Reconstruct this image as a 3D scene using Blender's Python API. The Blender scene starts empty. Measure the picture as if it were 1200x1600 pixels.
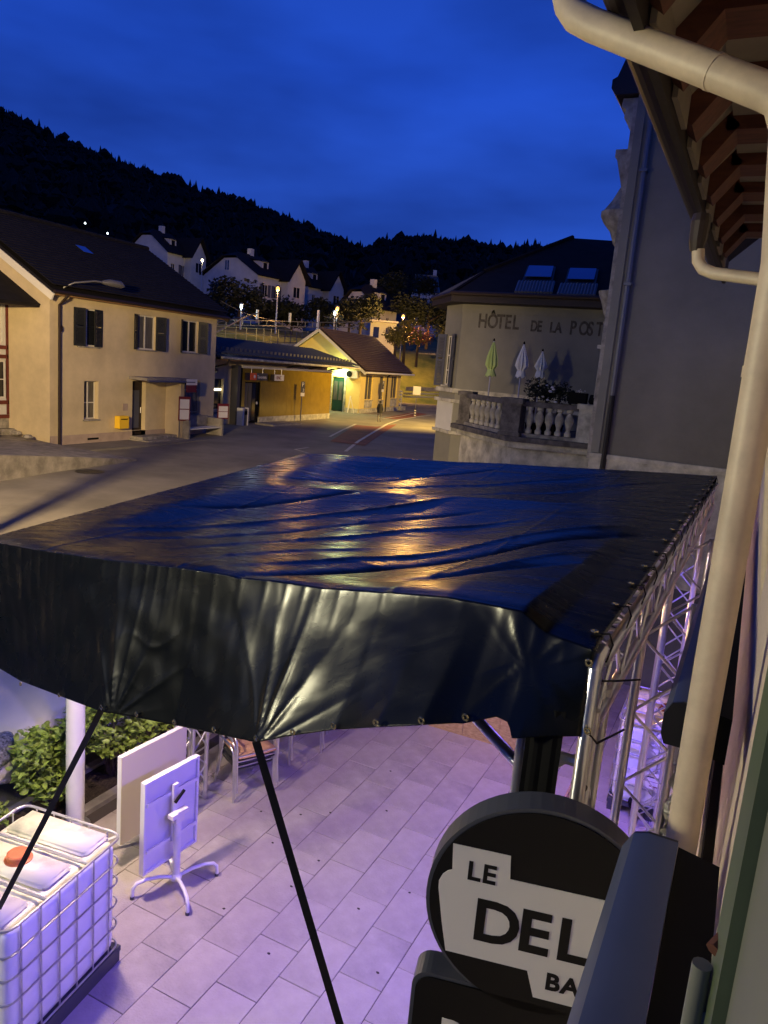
import bpy, bmesh, math, random
import numpy as np
from mathutils import Vector, Matrix, Euler
random.seed(7); rng = np.random.default_rng(7)
S = bpy.context.scene; COL = S.collection
PI = math.pi
# ------------------------------------------------------------------ camera
F, CX, CY, H = 1180., 600., 800., 5.0
down = np.array([90-CX, 6850-CY, F]); down /= np.linalg.norm(down)
hy = -(down[0]*(1190-CX)+down[2]*F)/down[1]
A_ = np.array([1190-CX, hy, F]); A_ /= np.linalg.norm(A_)
Z_ = -down; X_ = np.cross(A_, Z_)
R = np.array([X_, A_, Z_])
cam = bpy.data.objects.new('camera', bpy.data.cameras.new('camera')); COL.objects.link(cam)
M = Matrix([[R[i][0], -R[i][1], -R[i][2]] for i in range(3)]).to_4x4()
cam.matrix_world = Matrix.Translation((0, 0, H)) @ M
cam.data.sensor_fit = 'HORIZONTAL'; cam.data.sensor_width = 36; cam.data.lens = 36*F/1200
cam.data.clip_start = .05; cam.data.clip_end = 5000
S.camera = cam
S.render.resolution_x = 768; S.render.resolution_y = 1024
# measured photo points to places in the yard (ray meets a known plane)
def ray(px, py): return R@np.array([px-CX, py-CY, F])
def onZ(px, py, z=0.): d = ray(px, py); return np.array([0, 0, H])+d*(z-H)/d[2]
def onX(px, py, x): d = ray(px, py); return np.array([0, 0, H])+d*x/d[0]
def onY(px, py, y): d = ray(px, py); return np.array([0, 0, H])+d*y/d[1]
def atD(px, py, D): d = ray(px, py); return np.array([0, 0, H])+d*D/math.hypot(d[0], d[1])
def azel(px, py): d = ray(px, py); return math.degrees(math.atan2(-d[0], d[1])), math.degrees(math.atan2(d[2], math.hypot(d[0], d[1])))
# ------------------------------------------------------------------ world: dusk sky with soft cloud
W = bpy.data.worlds.new('World'); S.world = W; W.use_nodes = True
nt = W.node_tree; bg = nt.nodes['Background']
tc = nt.nodes.new('ShaderNodeTexCoord'); sx = nt.nodes.new('ShaderNodeSeparateXYZ')
nt.links.new(tc.outputs['Generated'], sx.inputs[0])
cr = nt.nodes.new('ShaderNodeValToRGB'); nt.links.new(sx.outputs['Z'], cr.inputs[0])
e = cr.color_ramp.elements
e[0].position = 0.0; e[0].color = (.022, .068, .34, 1)
e[1].position = 1.0; e[1].color = (.004, .014, .085, 1)
for p, c in ((.14, (.0145, .058, .37)), (.32, (.0085, .043, .335)), (.52, (.0055, .027, .21))):
    k = e.new(p); k.color = (*c, 1)
mp = nt.nodes.new('ShaderNodeMapping'); mp.inputs['Scale'].default_value = (1.3, 1.3, 4.0); mp.inputs['Rotation'].default_value = (.25, .2, 0)
nz = nt.nodes.new('ShaderNodeTexNoise'); nz.inputs['Scale'].default_value = 1.9; nz.inputs['Detail'].default_value = 4; nz.inputs['Roughness'].default_value = .5
nt.links.new(tc.outputs['Generated'], mp.inputs[0]); nt.links.new(mp.outputs[0], nz.inputs[0])
r2 = nt.nodes.new('ShaderNodeValToRGB'); nt.links.new(nz.outputs[0], r2.inputs[0])
r2.color_ramp.elements[0].position = .33; r2.color_ramp.elements[0].color = (.5, .5, .52, 1)
r2.color_ramp.elements[1].position = .68; r2.color_ramp.elements[1].color = (1.12, 1.10, 1.06, 1)
mm = nt.nodes.new('ShaderNodeMix'); mm.data_type = 'RGBA'; mm.blend_type = 'MULTIPLY'; mm.inputs[0].default_value = 1
nt.links.new(cr.outputs[0], mm.inputs[6]); nt.links.new(r2.outputs[0], mm.inputs[7]); nt.links.new(mm.outputs[2], bg.inputs[0])
bg.inputs[1].default_value = 1.65
S.view_settings.view_transform = 'Standard'; S.view_settings.look = 'None'; S.view_settings.gamma = 1; S.view_settings.use_curve_mapping = False
S.view_settings.exposure = 0.0
# ------------------------------------------------------------------ materials
def mat(name, col, rough=.7, metal=0, var=.0, vscale=6., bump=0., bscale=60., col2=None, spec=.5, coat=0., stretch=None, emis=None, es=0., trans=0., detail=5, lo=.35, hi=.7):
    m = bpy.data.materials.new(name); m.use_nodes = True; n = m.node_tree; b = n.nodes['Principled BSDF']
    b.inputs['Base Color'].default_value = (*col, 1); b.inputs['Roughness'].default_value = rough; b.inputs['Metallic'].default_value = metal
    b.inputs['Specular IOR Level'].default_value = spec; b.inputs['Coat Weight'].default_value = coat
    b.inputs['Transmission Weight'].default_value = trans
    if emis: b.inputs['Emission Color'].default_value = (*emis, 1); b.inputs['Emission Strength'].default_value = es
    if var or bump or col2:
        t = n.nodes.new('ShaderNodeTexCoord'); mpg = n.nodes.new('ShaderNodeMapping'); n.links.new(t.outputs['Object'], mpg.inputs[0])
        if stretch: mpg.inputs['Scale'].default_value = stretch
    if var or col2:
        z = n.nodes.new('ShaderNodeTexNoise'); z.inputs['Scale'].default_value = vscale; z.inputs['Detail'].default_value = detail; z.inputs['Roughness'].default_value = .62
        n.links.new(mpg.outputs[0], z.inputs[0])
        c = n.nodes.new('ShaderNodeValToRGB'); n.links.new(z.outputs[0], c.inputs[0])
        c2 = col2 if col2 else tuple(x*(1-var) for x in col); c1 = col if col2 else tuple(min(1, x*(1+var)) for x in col)
        c.color_ramp.elements[0].position = lo; c.color_ramp.elements[1].position = hi
        c.color_ramp.elements[0].color = (*c2, 1); c.color_ramp.elements[1].color = (*c1, 1)
        n.links.new(c.outputs[0], b.inputs['Base Color'])
    if bump:
        z = n.nodes.new('ShaderNodeTexNoise'); z.inputs['Scale'].default_value = bscale; z.inputs['Detail'].default_value = 4
        n.links.new(mpg.outputs[0], z.inputs[0]); bp = n.nodes.new('ShaderNodeBump'); bp.inputs['Strength'].default_value = bump; bp.inputs['Distance'].default_value = .02
        n.links.new(z.outputs[0], bp.inputs['Height']); n.links.new(bp.outputs[0], b.inputs['Normal'])
    return m
K = {}
def mk(k, *a, **kw): K[k] = mat(k, *a, **kw)
mk('asphalt', (.20, .185, .16), .85, var=.28, vscale=.5, bump=.35, bscale=25, detail=8)
mk('asphalt_dark', (.12, .11, .10), .85, var=.3, vscale=1.5, bump=.3, bscale=25)
mk('red_asphalt', (.22, .075, .045), .85, var=.3, vscale=1.2, bump=.2)
mk('road_paint', (.55, .53, .48), .7, var=.25, vscale=4)
mk('slab', (.39, .345, .31), .75, var=.2, vscale=2.1, bump=.3, bscale=45, detail=9)
mk('slab_b', (.365, .325, .295), .75, var=.22, vscale=2.9, bump=.3, bscale=50, detail=9)
mk('slab_c', (.41, .365, .325), .75, var=.2, vscale=1.8, bump=.3, bscale=48, detail=9)
mk('joint', (.06, .05, .045), .95)
mk('concrete', (.27, .25, .22), .85, var=.35, vscale=2.5, bump=.4, bscale=18)
mk('plaster_yellow', (.60, .50, .31), .85, var=.15, vscale=.7, bump=.12, bscale=40)
mk('plaster_base', (.42, .33, .27), .85, var=.15, vscale=2)
mk('plaster_white', (.56, .56, .53), .85, var=.08, vscale=1.)
mk('plaster_station', (.74, .58, .20), .85, var=.06, vscale=.8)
mk('plaster_grey', (.19, .18, .15), .9, var=.22, vscale=.45, bump=.5, bscale=9, detail=8)
mk('plaster_hotel', (.215, .21, .175), .9, var=.16, vscale=.6, bump=.1, bscale=20)
mk('plaster_own', (.62, .50, .40), .95, var=.08, vscale=30, bump=.35, bscale=90)
mk('stone', (.30, .28, .24), .85, var=.45, vscale=4., bump=.3, bscale=20)
mk('stone_light', (.46, .44, .36), .85, var=.4, vscale=3., bump=.3, bscale=20)
mk('stone_dark', (.12, .11, .10), .9, var=.5, vscale=5., bump=.3, bscale=20)
mk('tile_dark', (.011, .010, .012), .8, spec=.2, var=.35, vscale=3)
mk('tile_brown', (.060, .034, .024), .8, var=.25, vscale=2.2, bump=.3, bscale=12)
mk('roof_metal', (.07, .08, .10), .35, .3, var=.15)
mk('wood_dark', (.022, .013, .010), .7, var=.3)
mk('timber', (.12, .022, .014), .7, var=.3)
mk('rafter', (.13, .042, .02), .75, var=.3, vscale=4, stretch=(1, 6, 6))
mk('board_white', (.26, .215, .155), .8, var=.12, vscale=5)
mk('shutter', (.014, .016, .015), .6)
mk('shutter_blue', (.07, .075, .10), .6)
mk('frame_white', (.6, .58, .52), .6)
mk('glass', (.012, .014, .018), .08, spec=.9)
mk('glass_curtain', (.10, .095, .085), .35, var=.5, vscale=3, stretch=(8, 8, .5))
mk('skylight', (.25, .4, .7), .05, .9)
mk('gutter', (.035, .022, .018), .5, .3)
mk('zinc', (.16, .16, .17), .45, .5)
mk('pipe_beige', (.60, .48, .33), .5, var=.14, vscale=7, bump=.05, bscale=8)
mk('glass_panel', (.27, .185, .020), .16, var=.12, vscale=1.6, coat=.4)
mk('black', (.005, .005, .005), .8, spec=.15)
mk('black_metal', (.015, .015, .016), .4, .3)
mk('strap', (.006, .006, .006), .8)
mk('orange_sign', (.75, .12, .02), .5)
mk('grey_sign', (.07, .07, .075), .4)
mk('white_sign', (.75, .73, .68), .5)
mk('cream', (.76, .74, .64), .5)
mk('red', (.17, .02, .02), .5)
mk('red_cap', (.50, .14, .05), .5, var=.15, vscale=20)
mk('mail_yellow', (.85, .55, .03), .4)
mk('green_door', (.012, .05, .03), .4)
mk('wood', (.30, .17, .07), .6, var=.2)
mk('osb', (.50, .33, .15), .8, col2=(.28, .17, .07), vscale=14, stretch=(1, 3, 3), bump=.2)
mk('alu', (.72, .72, .72), .28, .95, var=.06, vscale=12)
mk('alu_matt', (.6, .6, .6), .4, .8)
mk('galv', (.50, .50, .50), .38, .75, var=.1, vscale=15)
mk('ibc_plastic', (.74, .76, .74), .38, var=.07, vscale=4, trans=.0)
mk('ibc_top', (.66, .64, .50), .45, col2=(.36, .35, .30), vscale=4.5, lo=.3, hi=.55)
mk('pallet', (.05, .055, .06), .6)
mk('white_paint', (.70, .70, .70), .35, var=.04)
mk('table_under', (.66, .66, .68), .4)
mk('table_top', (.58, .53, .38), .4)
mk('wicker_orange', (.52, .30, .14), .55, bump=.6, bscale=80)
mk('wicker_black', (.02, .02, .02), .5)
mk('car_paint', (.78, .75, .70), .35, var=.02, coat=.5)
mk('chrome', (.8, .8, .8), .08, 1.)
mk('rubber', (.02, .02, .02), .8)
mk('brass', (.62, .52, .28), .25, .9)
mk('soil', (.04, .028, .02), .95, var=.6, vscale=30, bump=1., bscale=40)
mk('leaf', (.30, .42, .07), .42, var=.55, vscale=2.5)
mk('leaf_dark', (.008, .013, .006), .7, var=.4, vscale=1.5)
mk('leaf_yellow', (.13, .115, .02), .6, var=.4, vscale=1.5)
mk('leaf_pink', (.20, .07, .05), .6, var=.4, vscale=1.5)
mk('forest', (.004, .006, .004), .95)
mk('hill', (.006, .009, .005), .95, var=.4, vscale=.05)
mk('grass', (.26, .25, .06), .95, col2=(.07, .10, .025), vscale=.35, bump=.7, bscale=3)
mk('bark', (.05, .035, .025), .9)
mk('parasol_green', (.45, .58, .20), .8)
mk('parasol_white', (.72, .72, .68), .8)
mk('faded_paint', (.085, .075, .06), .9, var=.5, vscale=8)
mk('petal', (.7, .68, .7), .6)
mk('awning', (.065, .08, .135), .38, .0, var=.05)
mk('sign_black', (.005, .005, .0045), .45, spec=.25)
mk('sign_rim', (.07, .075, .085), .35)
mk('green_paint', (.075, .10, .052), .45, var=.1, vscale=8)
mk('green_grey', (.14, .145, .115), .5, var=.08, vscale=6)
mk('coat_dark', (.02, .02, .022), .9)
mk('jeans', (.16, .15, .14), .9)
mk('skin', (.45, .28, .2), .6)
mk('tube_light', (1, 1, 1), emis=(.85, 1, .55), es=14)
mk('sodium', (1, .6, .2), emis=(1, .50, .10), es=2.6)
mk('sodium_white', (1, .9, .6), emis=(1, .86, .55), es=8)
mk('lamp_cool', (1, 1, 1), emis=(.8, .95, 1), es=9)
mk('led_purple', (.3, .2, 1), emis=(.25, .15, 1), es=20)
mk('blue_label', (.03, .06, .3), .5)
mk('plastic_film', (.55, .55, .52), .3, bump=1., bscale=30, var=.3)

# tarpaulin: glossy vinyl with fine creases
def tarp_mat():
    m = bpy.data.materials.new('tarpaulin'); m.use_nodes = True; n = m.node_tree; b = n.nodes['Principled BSDF']
    b.inputs['Base Color'].default_value = (.003, .004, .0037, 1); b.inputs['Roughness'].default_value = .22; b.inputs['Specular IOR Level'].default_value = .30
    t = n.nodes.new('ShaderNodeTexCoord')
    def noise(sc, rot, scale, det=3, dist=0.):
        p = n.nodes.new('ShaderNodeMapping'); p.inputs['Scale'].default_value = sc; p.inputs['Rotation'].default_value = rot
        z = n.nodes.new('ShaderNodeTexNoise'); z.inputs['Scale'].default_value = scale; z.inputs['Detail'].default_value = det; z.inputs['Distortion'].default_value = dist
        n.links.new(t.outputs['Object'], p.inputs[0]); n.links.new(p.outputs[0], z.inputs[0]); return z
    z1 = noise((.30, 1.9, 1.), (0, 0, .62), 2.4, 2, .5); z2 = noise((.5, 2.2, .8), (0, 0, .5), 5.5, 3, .5); z3 = noise((1, 1, 1), (0, 0, 0), 45, 2)
    def b_(z, st, d, prev=None):
        k = n.nodes.new('ShaderNodeBump'); k.inputs['Strength'].default_value = st; k.inputs['Distance'].default_value = d
        n.links.new(z.outputs[0], k.inputs['Height'])
        if prev: n.links.new(prev.outputs[0], k.inputs['Normal'])
        return k
    k = b_(z1, .26, .04); k = b_(z2, .18, .010, k); k = b_(z3, .05, .002, k); n.links.new(k.outputs[0], b.inputs['Normal'])
    r = n.nodes.new('ShaderNodeMapRange'); r.inputs['To Min'].default_value = .20; r.inputs['To Max'].default_value = .34; n.links.new(z2.outputs[0], r.inputs['Value']); n.links.new(r.outputs[0], b.inputs['Roughness'])
    return m
K['tarp'] = tarp_mat()
# ------------------------------------------------------------------ mesh builder
class MB:
    def __init__(s): s.v = []; s.f = []; s.m = []; s.mi = 0
    def add(s, vs, fs):
        o = len(s.v); s.v += [tuple(map(float, p)) for p in vs]; s.f += [tuple(i+o for i in f) for f in fs]; s.m += [s.mi]*len(fs); return s
    def hexa(s, p): return s.add(p, [(0, 3, 2, 1), (4, 5, 6, 7), (0, 1, 5, 4), (1, 2, 6, 5), (2, 3, 7, 6), (3, 0, 4, 7)])
    def box(s, a, b, bev=0.):
        x0, y0, z0 = (min(a[i], b[i]) for i in range(3)); x1, y1, z1 = (max(a[i], b[i]) for i in range(3))
        if bev:
            k = bev; vs = []; q = [(x0, y0), (x1, y0), (x1, y1), (x0, y1)]; cx, cy = (x0+x1)/2, (y0+y1)/2
            def ring(z, ins): return [(x+ins*(1 if x < cx else -1), y+ins*(1 if y < cy else -1), z) for x, y in q]
            vs = ring(z0, 0)+ring(z1-k, 0)+ring(z1, k)
            fs = [(3, 2, 1, 0), (8, 9, 10, 11)]+[(i, (i+1) % 4, 4+(i+1) % 4, 4+i) for i in range(4)]+[(4+i, 4+(i+1) % 4, 8+(i+1) % 4, 8+i) for i in range(4)]
            return s.add(vs, fs)
        return s.hexa([(x0, y0, z0), (x1, y0, z0), (x1, y1, z0), (x0, y1, z0), (x0, y0, z1), (x1, y0, z1), (x1, y1, z1), (x0, y1, z1)])
    def bar(s, a, b, w, h=None, up=(0, 0, 1)):
        h = h or w; a = Vector(a); b = Vector(b); d = (b-a).normalized(); u = Vector(up)
        if abs(d.dot(u)) > .98: u = Vector((1, 0, 0))
        r = d.cross(u).normalized(); u = r.cross(d)
        return s.hexa([p+r*i*w/2+u*j*h/2 for p in (a, b) for i, j in ((-1, -1), (1, -1), (1, 1), (-1, 1))])
    def tube(s, pts, r, n=10, cap=True, closed=False):
        pts = [Vector(p) for p in pts]; m = len(pts); rr = r if isinstance(r, (list, tuple)) else [r]*m
        vs = []; ref = None
        for i, p in enumerate(pts):
            if closed: d = pts[(i+1) % m]-pts[i-1]
            else: d = pts[min(i+1, m-1)]-pts[max(i-1, 0)]
            d.normalize()
            if ref is None: ref = Vector((0, 0, 1)) if abs(d.z) < .9 else Vector((1, 0, 0))
            ref = (ref-d*ref.dot(d)).normalized(); q = d.cross(ref)
            vs += [p+(ref*math.cos(t)+q*math.sin(t))*rr[i] for t in [2*PI*k/n for k in range(n)]]
        fs = []
        for i in range(m if closed else m-1):
            a = i*n; b = ((i+1) % m)*n
            fs += [(a+k, a+(k+1) % n, b+(k+1) % n, b+k) for k in range(n)]
        if cap and not closed: fs += [tuple(range(n))[::-1], tuple(range((m-1)*n, m*n))]
        return s.add(vs, fs)
    def lathe(s, prof, n=16, c=(0, 0, 0)):
        vs = [(c[0]+r*math.cos(2*PI*k/n), c[1]+r*math.sin(2*PI*k/n), c[2]+z) for r, z in prof for k in range(n)]
        fs = [(i*n+k, i*n+(k+1) % n, (i+1)*n+(k+1) % n, (i+1)*n+k) for i in range(len(prof)-1) for k in range(n)]
        fs += [tuple(range(n))[::-1], tuple(range((len(prof)-1)*n, len(prof)*n))]
        return s.add(vs, fs)
    def prism(s, poly, ext, f=lambda a, b, t: (a, b, t), t0=0.):
        n = len(poly); vs = [f(a, b, t0) for a, b in poly]+[f(a, b, t0+ext) for a, b in poly]
        return s.add(vs, [tuple(range(n))[::-1], tuple(range(n, 2*n))]+[(i, (i+1) % n, n+(i+1) % n, n+i) for i in range(n)])
    def slab(s, quad, t):   # thick sheet from 4 corner points, thickness along normal
        p = [Vector(q) for q in quad]; nn = (p[1]-p[0]).cross(p[3]-p[0]).normalized()*t
        return s.hexa([q-nn for q in p]+p)
    # wall along local x from 0..L at y=y0, opening reveals going inward (+y)
    def wall(s, x0, x1, z0, z1, holes=(), y=0., dep=.18, f=None):
        f = f or (lambda a, b, c: (a, b, c))
        xs = sorted({x0, x1, *[h[0] for h in holes], *[h[1] for h in holes]}); zs = sorted({z0, z1, *[h[2] for h in holes], *[h[3] for h in holes]})
        for i in range(len(xs)-1):
            for j in range(len(zs)-1):
                cx, cz = (xs[i]+xs[i+1])/2, (zs[j]+zs[j+1])/2
                if any(h[0] < cx < h[1] and h[2] < cz < h[3] for h in holes): continue
                s.add([f(xs[i], y, zs[j]), f(xs[i+1], y, zs[j]), f(xs[i+1], y, zs[j+1]), f(xs[i], y, zs[j+1])], [(0, 1, 2, 3)])
        for a, b, c, d in holes:
            q = [(a, c), (b, c), (b, d), (a, d)]
            for k in range(4):
                (u0, w0), (u1, w1) = q[k], q[(k+1) % 4]
                s.add([f(u0, y, w0), f(u0, y+dep, w0), f(u1, y+dep, w1), f(u1, y, w1)], [(0, 1, 2, 3)])
        return s
def link(name, me, parent=None):
    o = bpy.data.objects.new(name, me); COL.objects.link(o)
    if parent: o.parent = parent
    return o
def part(name, mb, m, parent=None, smooth=False, loc=None, label=None):
    me = bpy.data.meshes.new(name); me.from_pydata(mb.v, [], mb.f)
    ms = m if isinstance(m, (list, tuple)) else [m]
    for k in ms: me.materials.append(K[k])
    if any(mb.m): me.polygons.foreach_set('material_index', mb.m)
    if smooth: me.polygons.foreach_set('use_smooth', [True]*len(me.polygons))
    me.update(); o = link(name, me, parent)
    if smooth: me.set_sharp_from_angle(angle=math.radians(40)) if hasattr(me, 'set_sharp_from_angle') else None
    if loc is not None: o.location = loc
    if label: o['label'] = label
    return o
def thing(name, label, cat, loc=(0, 0, 0), rz=0., group=None):
    o = bpy.data.objects.new(name, None); COL.objects.link(o); o.location = tuple(map(float, loc)); o.rotation_euler = (0, 0, rz)
    o.empty_display_size = .2; o['label'] = label; o['category'] = cat
    if group: o['group'] = group
    return o
def tag(o, label, cat, group=None):
    o['label'] = label; o['category'] = cat
    if group: o['group'] = group
    return o
def struct(name, mb, m, parent=None, smooth=False):
    o = part(name, mb, m, parent, smooth)
    if not parent: o['kind'] = 'structure'
    return o
def copy_tree(o, parent=None):
    c = o.copy(); COL.objects.link(c)
    if parent: c.parent = parent
    for ch in o.children: copy_tree(ch, c)
    return c
def yaw(u): return math.atan2(u[1], u[0])
def text(body, size, m, parent, mat4, ext=.004, off=0., name='letter', sx_=1., spacing=1.):
    cu = bpy.data.curves.new('lettering', 'FONT'); cu.body = body; cu.size = size; cu.extrude = ext; cu.offset = off; cu.space_character = spacing; cu.resolution_u = 4
    t = bpy.data.objects.new('lettering_curve', cu); COL.objects.link(t)
    dg = bpy.context.evaluated_depsgraph_get(); me = bpy.data.meshes.new_from_object(t.evaluated_get(dg))
    bpy.data.objects.remove(t); me.materials.clear(); me.materials.append(K[m])
    if sx_ != 1: me.transform(Matrix.Diagonal((sx_, 1, 1, 1)))
    me.transform(mat4); o = link(name, me, parent); return o
def letters(body, size, m, parent, origin, right, up, widths=None, **kw):
    """one mesh per letter, laid along right from origin"""
    r = Vector(right).normalized(); u = Vector(up).normalized(); n_ = r.cross(u); x = 0; out = []
    adv = {'I': .30, 'L': .53, 'E': .585, 'D': .70, 'B': .62, ' ': .3, 'J': .5, 'M': .85, 'i': .25, 'l': .25, 'T': .62, '2': .58, '.': .3, 'S': .67}
    for ch in body:
        if ch != ' ':
            p = Vector(origin)+r*x
            m4 = Matrix(((r.x, u.x, n_.x, p.x), (r.y, u.y, n_.y, p.y), (r.z, u.z, n_.z, p.z), (0, 0, 0, 1)))
            out.append(text(ch, size, m, parent, m4, **kw))
        x += size*kw.get('sx_', 1)*(adv.get(ch, .72 if ch.isupper() else .56))*kw.get('spacing', 1)
    return out
def lamp(kind, loc, power, col, radius=.1, aim=None, cone=120, blend=.6, parent=None, name='lamp_light'):
    l = bpy.data.lights.new(name, kind); l.energy = power; l.color = col; l.shadow_soft_size = radius
    if kind == 'SPOT': l.spot_size = math.radians(cone); l.spot_blend = blend
    o = bpy.data.objects.new(name, l); COL.objects.link(o); o.location = tuple(map(float, loc))
    if aim is not None: o.rotation_euler = (Vector(aim)-Vector(loc)).to_track_quat('-Z', 'Y').to_euler()
    if parent: o.parent = parent
    return o
def sm(x, a=0., b=1.):
    t = np.clip((np.asarray(x, float)-a)/(b-a), 0, 1); return t*t*(3-2*t)
# ------------------------------------------------------------------ SETTING: street, patio, hillside
def GZ(x, y):
    zs = .8+.2*sm(y, 24, 35)
    k = np.maximum(sm(-np.asarray(x, float), 8.5, 14.5), sm(y, 12.5, 19.))
    return zs*k
xs = np.concatenate([np.arange(-300, -40, 10), np.arange(-40, 6, .75), np.arange(6, 120, 12)]); ys = np.concatenate([np.arange(-60, -6, 6), np.arange(-6, 60, 1.), np.arange(60, 200, 10)])
gx, gy = np.meshgrid(xs, ys); gz = GZ(gx, gy)-.03*(1-sm(gy, 12.5, 16))*(1-sm(-gx, 6.6, 8))
mb = MB(); nx, ny = len(xs), len(ys)
mb.add(np.stack([gx, gy, gz], -1).reshape(-1, 3), [(j*nx+i, j*nx+i+1, (j+1)*nx+i+1, (j+1)*nx+i) for j in range(ny-1) for i in range(nx-1)])
struct('road', mb, 'asphalt', smooth=True)
# patio bed and slabs
mb = MB(); mb.box((-5.85, -2, -.02), (.14, 12.6, -.006)); patio = struct('patio', mb, 'joint')
slabs = {}
def slab_mesh(w, l, k):
    key = (round(w, 3), round(l, 3), k)
    if key not in slabs:
        m_ = MB(); m_.box((.003, .003, -.03), (w-.003, l-.003, 0), bev=.003)
        me = bpy.data.meshes.new('slab'); me.from_pydata(m_.v, [], m_.f); me.materials.append(K[k]); slabs[key] = me
    return slabs[key]
x0s = [-2.80-.4*i for i in range(0, 8)][::-1]+[-2.40+.4*i for i in range(0, 7)]
for ci, x in enumerate(x0s):
    y = 2.2+(.31 if ci % 2 else 0.)+(.0 if ci % 3 else .12)
    off = (-2.40, 0); y = 2.17+((round((x+2.8)/.4)*.305) % .61)
    if x < -5.65 or x > .1: continue
    while y < 12.4:
        l = .61
        a = [l]
        if rng.random() < .05: a = [.25, .36]
        for ll in a:
            o = link('slab', slab_mesh(.4, ll, random.choice(['slab', 'slab', 'slab_b', 'slab_c'])), patio); o.location = (x, y, random.uniform(-.002, .002)); y += ll
# soil bed with granite edging
mb = MB(); mb.box((-6.32, 2.0, -.02), (-5.88, 12.5, .06)); struct('soil', mb, 'soil')
cur = MB(); cur.box((-5.9, 2., -.02), (-5.76, 12.5, .05)); cur.box((-6.42, 2., -.02), (-6.32, 12.5, .10)); struct('kerb', cur, 'concrete')
# hillside (polar height field, real terrain)
sk = [azel(*p) for p in ((0, 186), (100, 229), (200, 270), (300, 302), (400, 330), (480, 360), (520, 377), (552, 393), (572, 394), (600, 380), (660, 373), (700, 380), (750, 386), (800, 393), (850, 389), (905, 388))]
sk = [(95, 12), (75, 15), (62, 14.5)]+sk+[(8, 7.5), (-10, 8), (-60, 9)]
ska = np.array([a for a, b in sk])[::-1]; ske = np.array([b for a, b in sk])[::-1]
def elev(th): return np.interp(th, ska, ske)
def r_in(th): return np.interp(th, [-60, 10, 20, 25, 30, 35, 45, 60, 95], [95, 92, 86, 84, 72, 60, 54, 54, 70])
RC = 850.
def TZ(th, r):
    r0 = r_in(th); crest = 5+RC*np.tan(np.radians(elev(th)-.62))
    b = 1.0-.3+6.2*sm(r, r0, r0+17); t = np.clip((r-r0-17)/(RC-r0-17), 0, 1.25)
    h = b+(crest-6.9)*(.38*t+.62*t*t*(3-2*t)) if np.ndim(t) == 0 else b+(crest-6.9)*(.38*t+.62*t**2*(3-2*np.minimum(t, 1)))
    h = np.where(t > 1, crest-(t-1)*250, h) if np.ndim(t) else (crest-(t-1)*250 if t > 1 else h)
    return h+.5*np.sin(np.asarray(th)*1.7+r*.05)*sm(r, r0+15, r0+60)
ths = np.linspace(-60, 95, 220); rs = np.concatenate([np.linspace(-6, 24, 14), np.linspace(30, 140, 26), np.linspace(160, RC*1.15, 34)])
mb = MB(); vs = []
for th in ths:
    r0 = float(r_in(th)); rr = r0+rs; rr = np.where(rs > 139, 0, rr)
    rr = np.concatenate([r0+np.linspace(-6, 24, 14), r0+np.linspace(30, 140, 26), np.linspace(r0+160, RC*1.15, 34)])
    zz = TZ(th, rr); a = math.radians(th)
    vs += [(-r*math.sin(a), r*math.cos(a), z) for r, z in zip(rr, zz)]
n = len(rs); mb.add(vs, [(i*n+j, i*n+j+1, (i+1)*n+j+1, (i+1)*n+j) for i in range(len(ths)-1) for j in range(n-1)])
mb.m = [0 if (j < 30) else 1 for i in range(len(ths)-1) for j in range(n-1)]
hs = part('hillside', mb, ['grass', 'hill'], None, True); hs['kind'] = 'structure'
def polar(th, r): a = math.radians(th); return np.array([-r*math.sin(a), r*math.cos(a), float(TZ(th, r))])
# conifer forest on the ridge and slopes
V = []; Fc = []
def conifer(p, h, w):
    o = len(V); k = 6; ph = random.random()*6
    for (z0, z1, r) in ((.08, .55, 1.), (.33, .78, .74), (.58, 1., .46)):
        b = len(V); V.append((p[0], p[1], p[2]+h*z1))
        for i in range(k):
            t = ph+i*2*PI/k; q = w*r*random.uniform(.75, 1.2); V.append((p[0]+q*math.cos(t), p[1]+q*math.sin(t), p[2]+h*z0+random.uniform(-.05, .05)*h))
        Fc.extend((b, b+1+i, b+1+(i+1) % k) for i in range(k))
def roundtree(p, h, w):
    for c in range(7):
        b = len(V); cx, cy, cz = p[0]+random.uniform(-.5, .5)*w, p[1]+random.uniform(-.5, .5)*w, p[2]+h*random.uniform(.35, .85); r = w*random.uniform(.35, .6)
        V.extend([(cx, cy, cz+r*1.1), (cx, cy, cz-r)]); ph = random.random()
        for i in range(6): t = ph+i*PI/3; V.append((cx+r*math.cos(t)*random.uniform(.8, 1.2), cy+r*math.sin(t)*random.uniform(.8, 1.2), cz+random.uniform(-.3, .3)*r))
        for i in range(6): Fc.append((b, b+2+i, b+2+(i+1) % 6)); Fc.append((b+1, b+2+(i+1) % 6, b+2+i))
for i in range(6500):
    th = random.uniform(8, 56); q = random.random()
    r = random.uniform(RC*.93, RC*1.03) if i < 3600 else 240+(RC-240)*q
    if i < 3600: th = random.uniform(12, 56)
    p = polar(th, r); s_ = random.uniform(.42, .7) if random.random() < .85 else random.uniform(.7, 1.05)
    if random.random() < .5: conifer(p, 13.5*s_, 3.2*s_)
    else: roundtree(p, 10.*s_, 6.5*s_)
mb = MB(); mb.add(V, Fc); f = part('forest', mb, 'forest'); f['kind'] = 'stuff'; f['label'] = 'black wood of firs and broadleaved trees covering the hills to the skyline'
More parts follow.
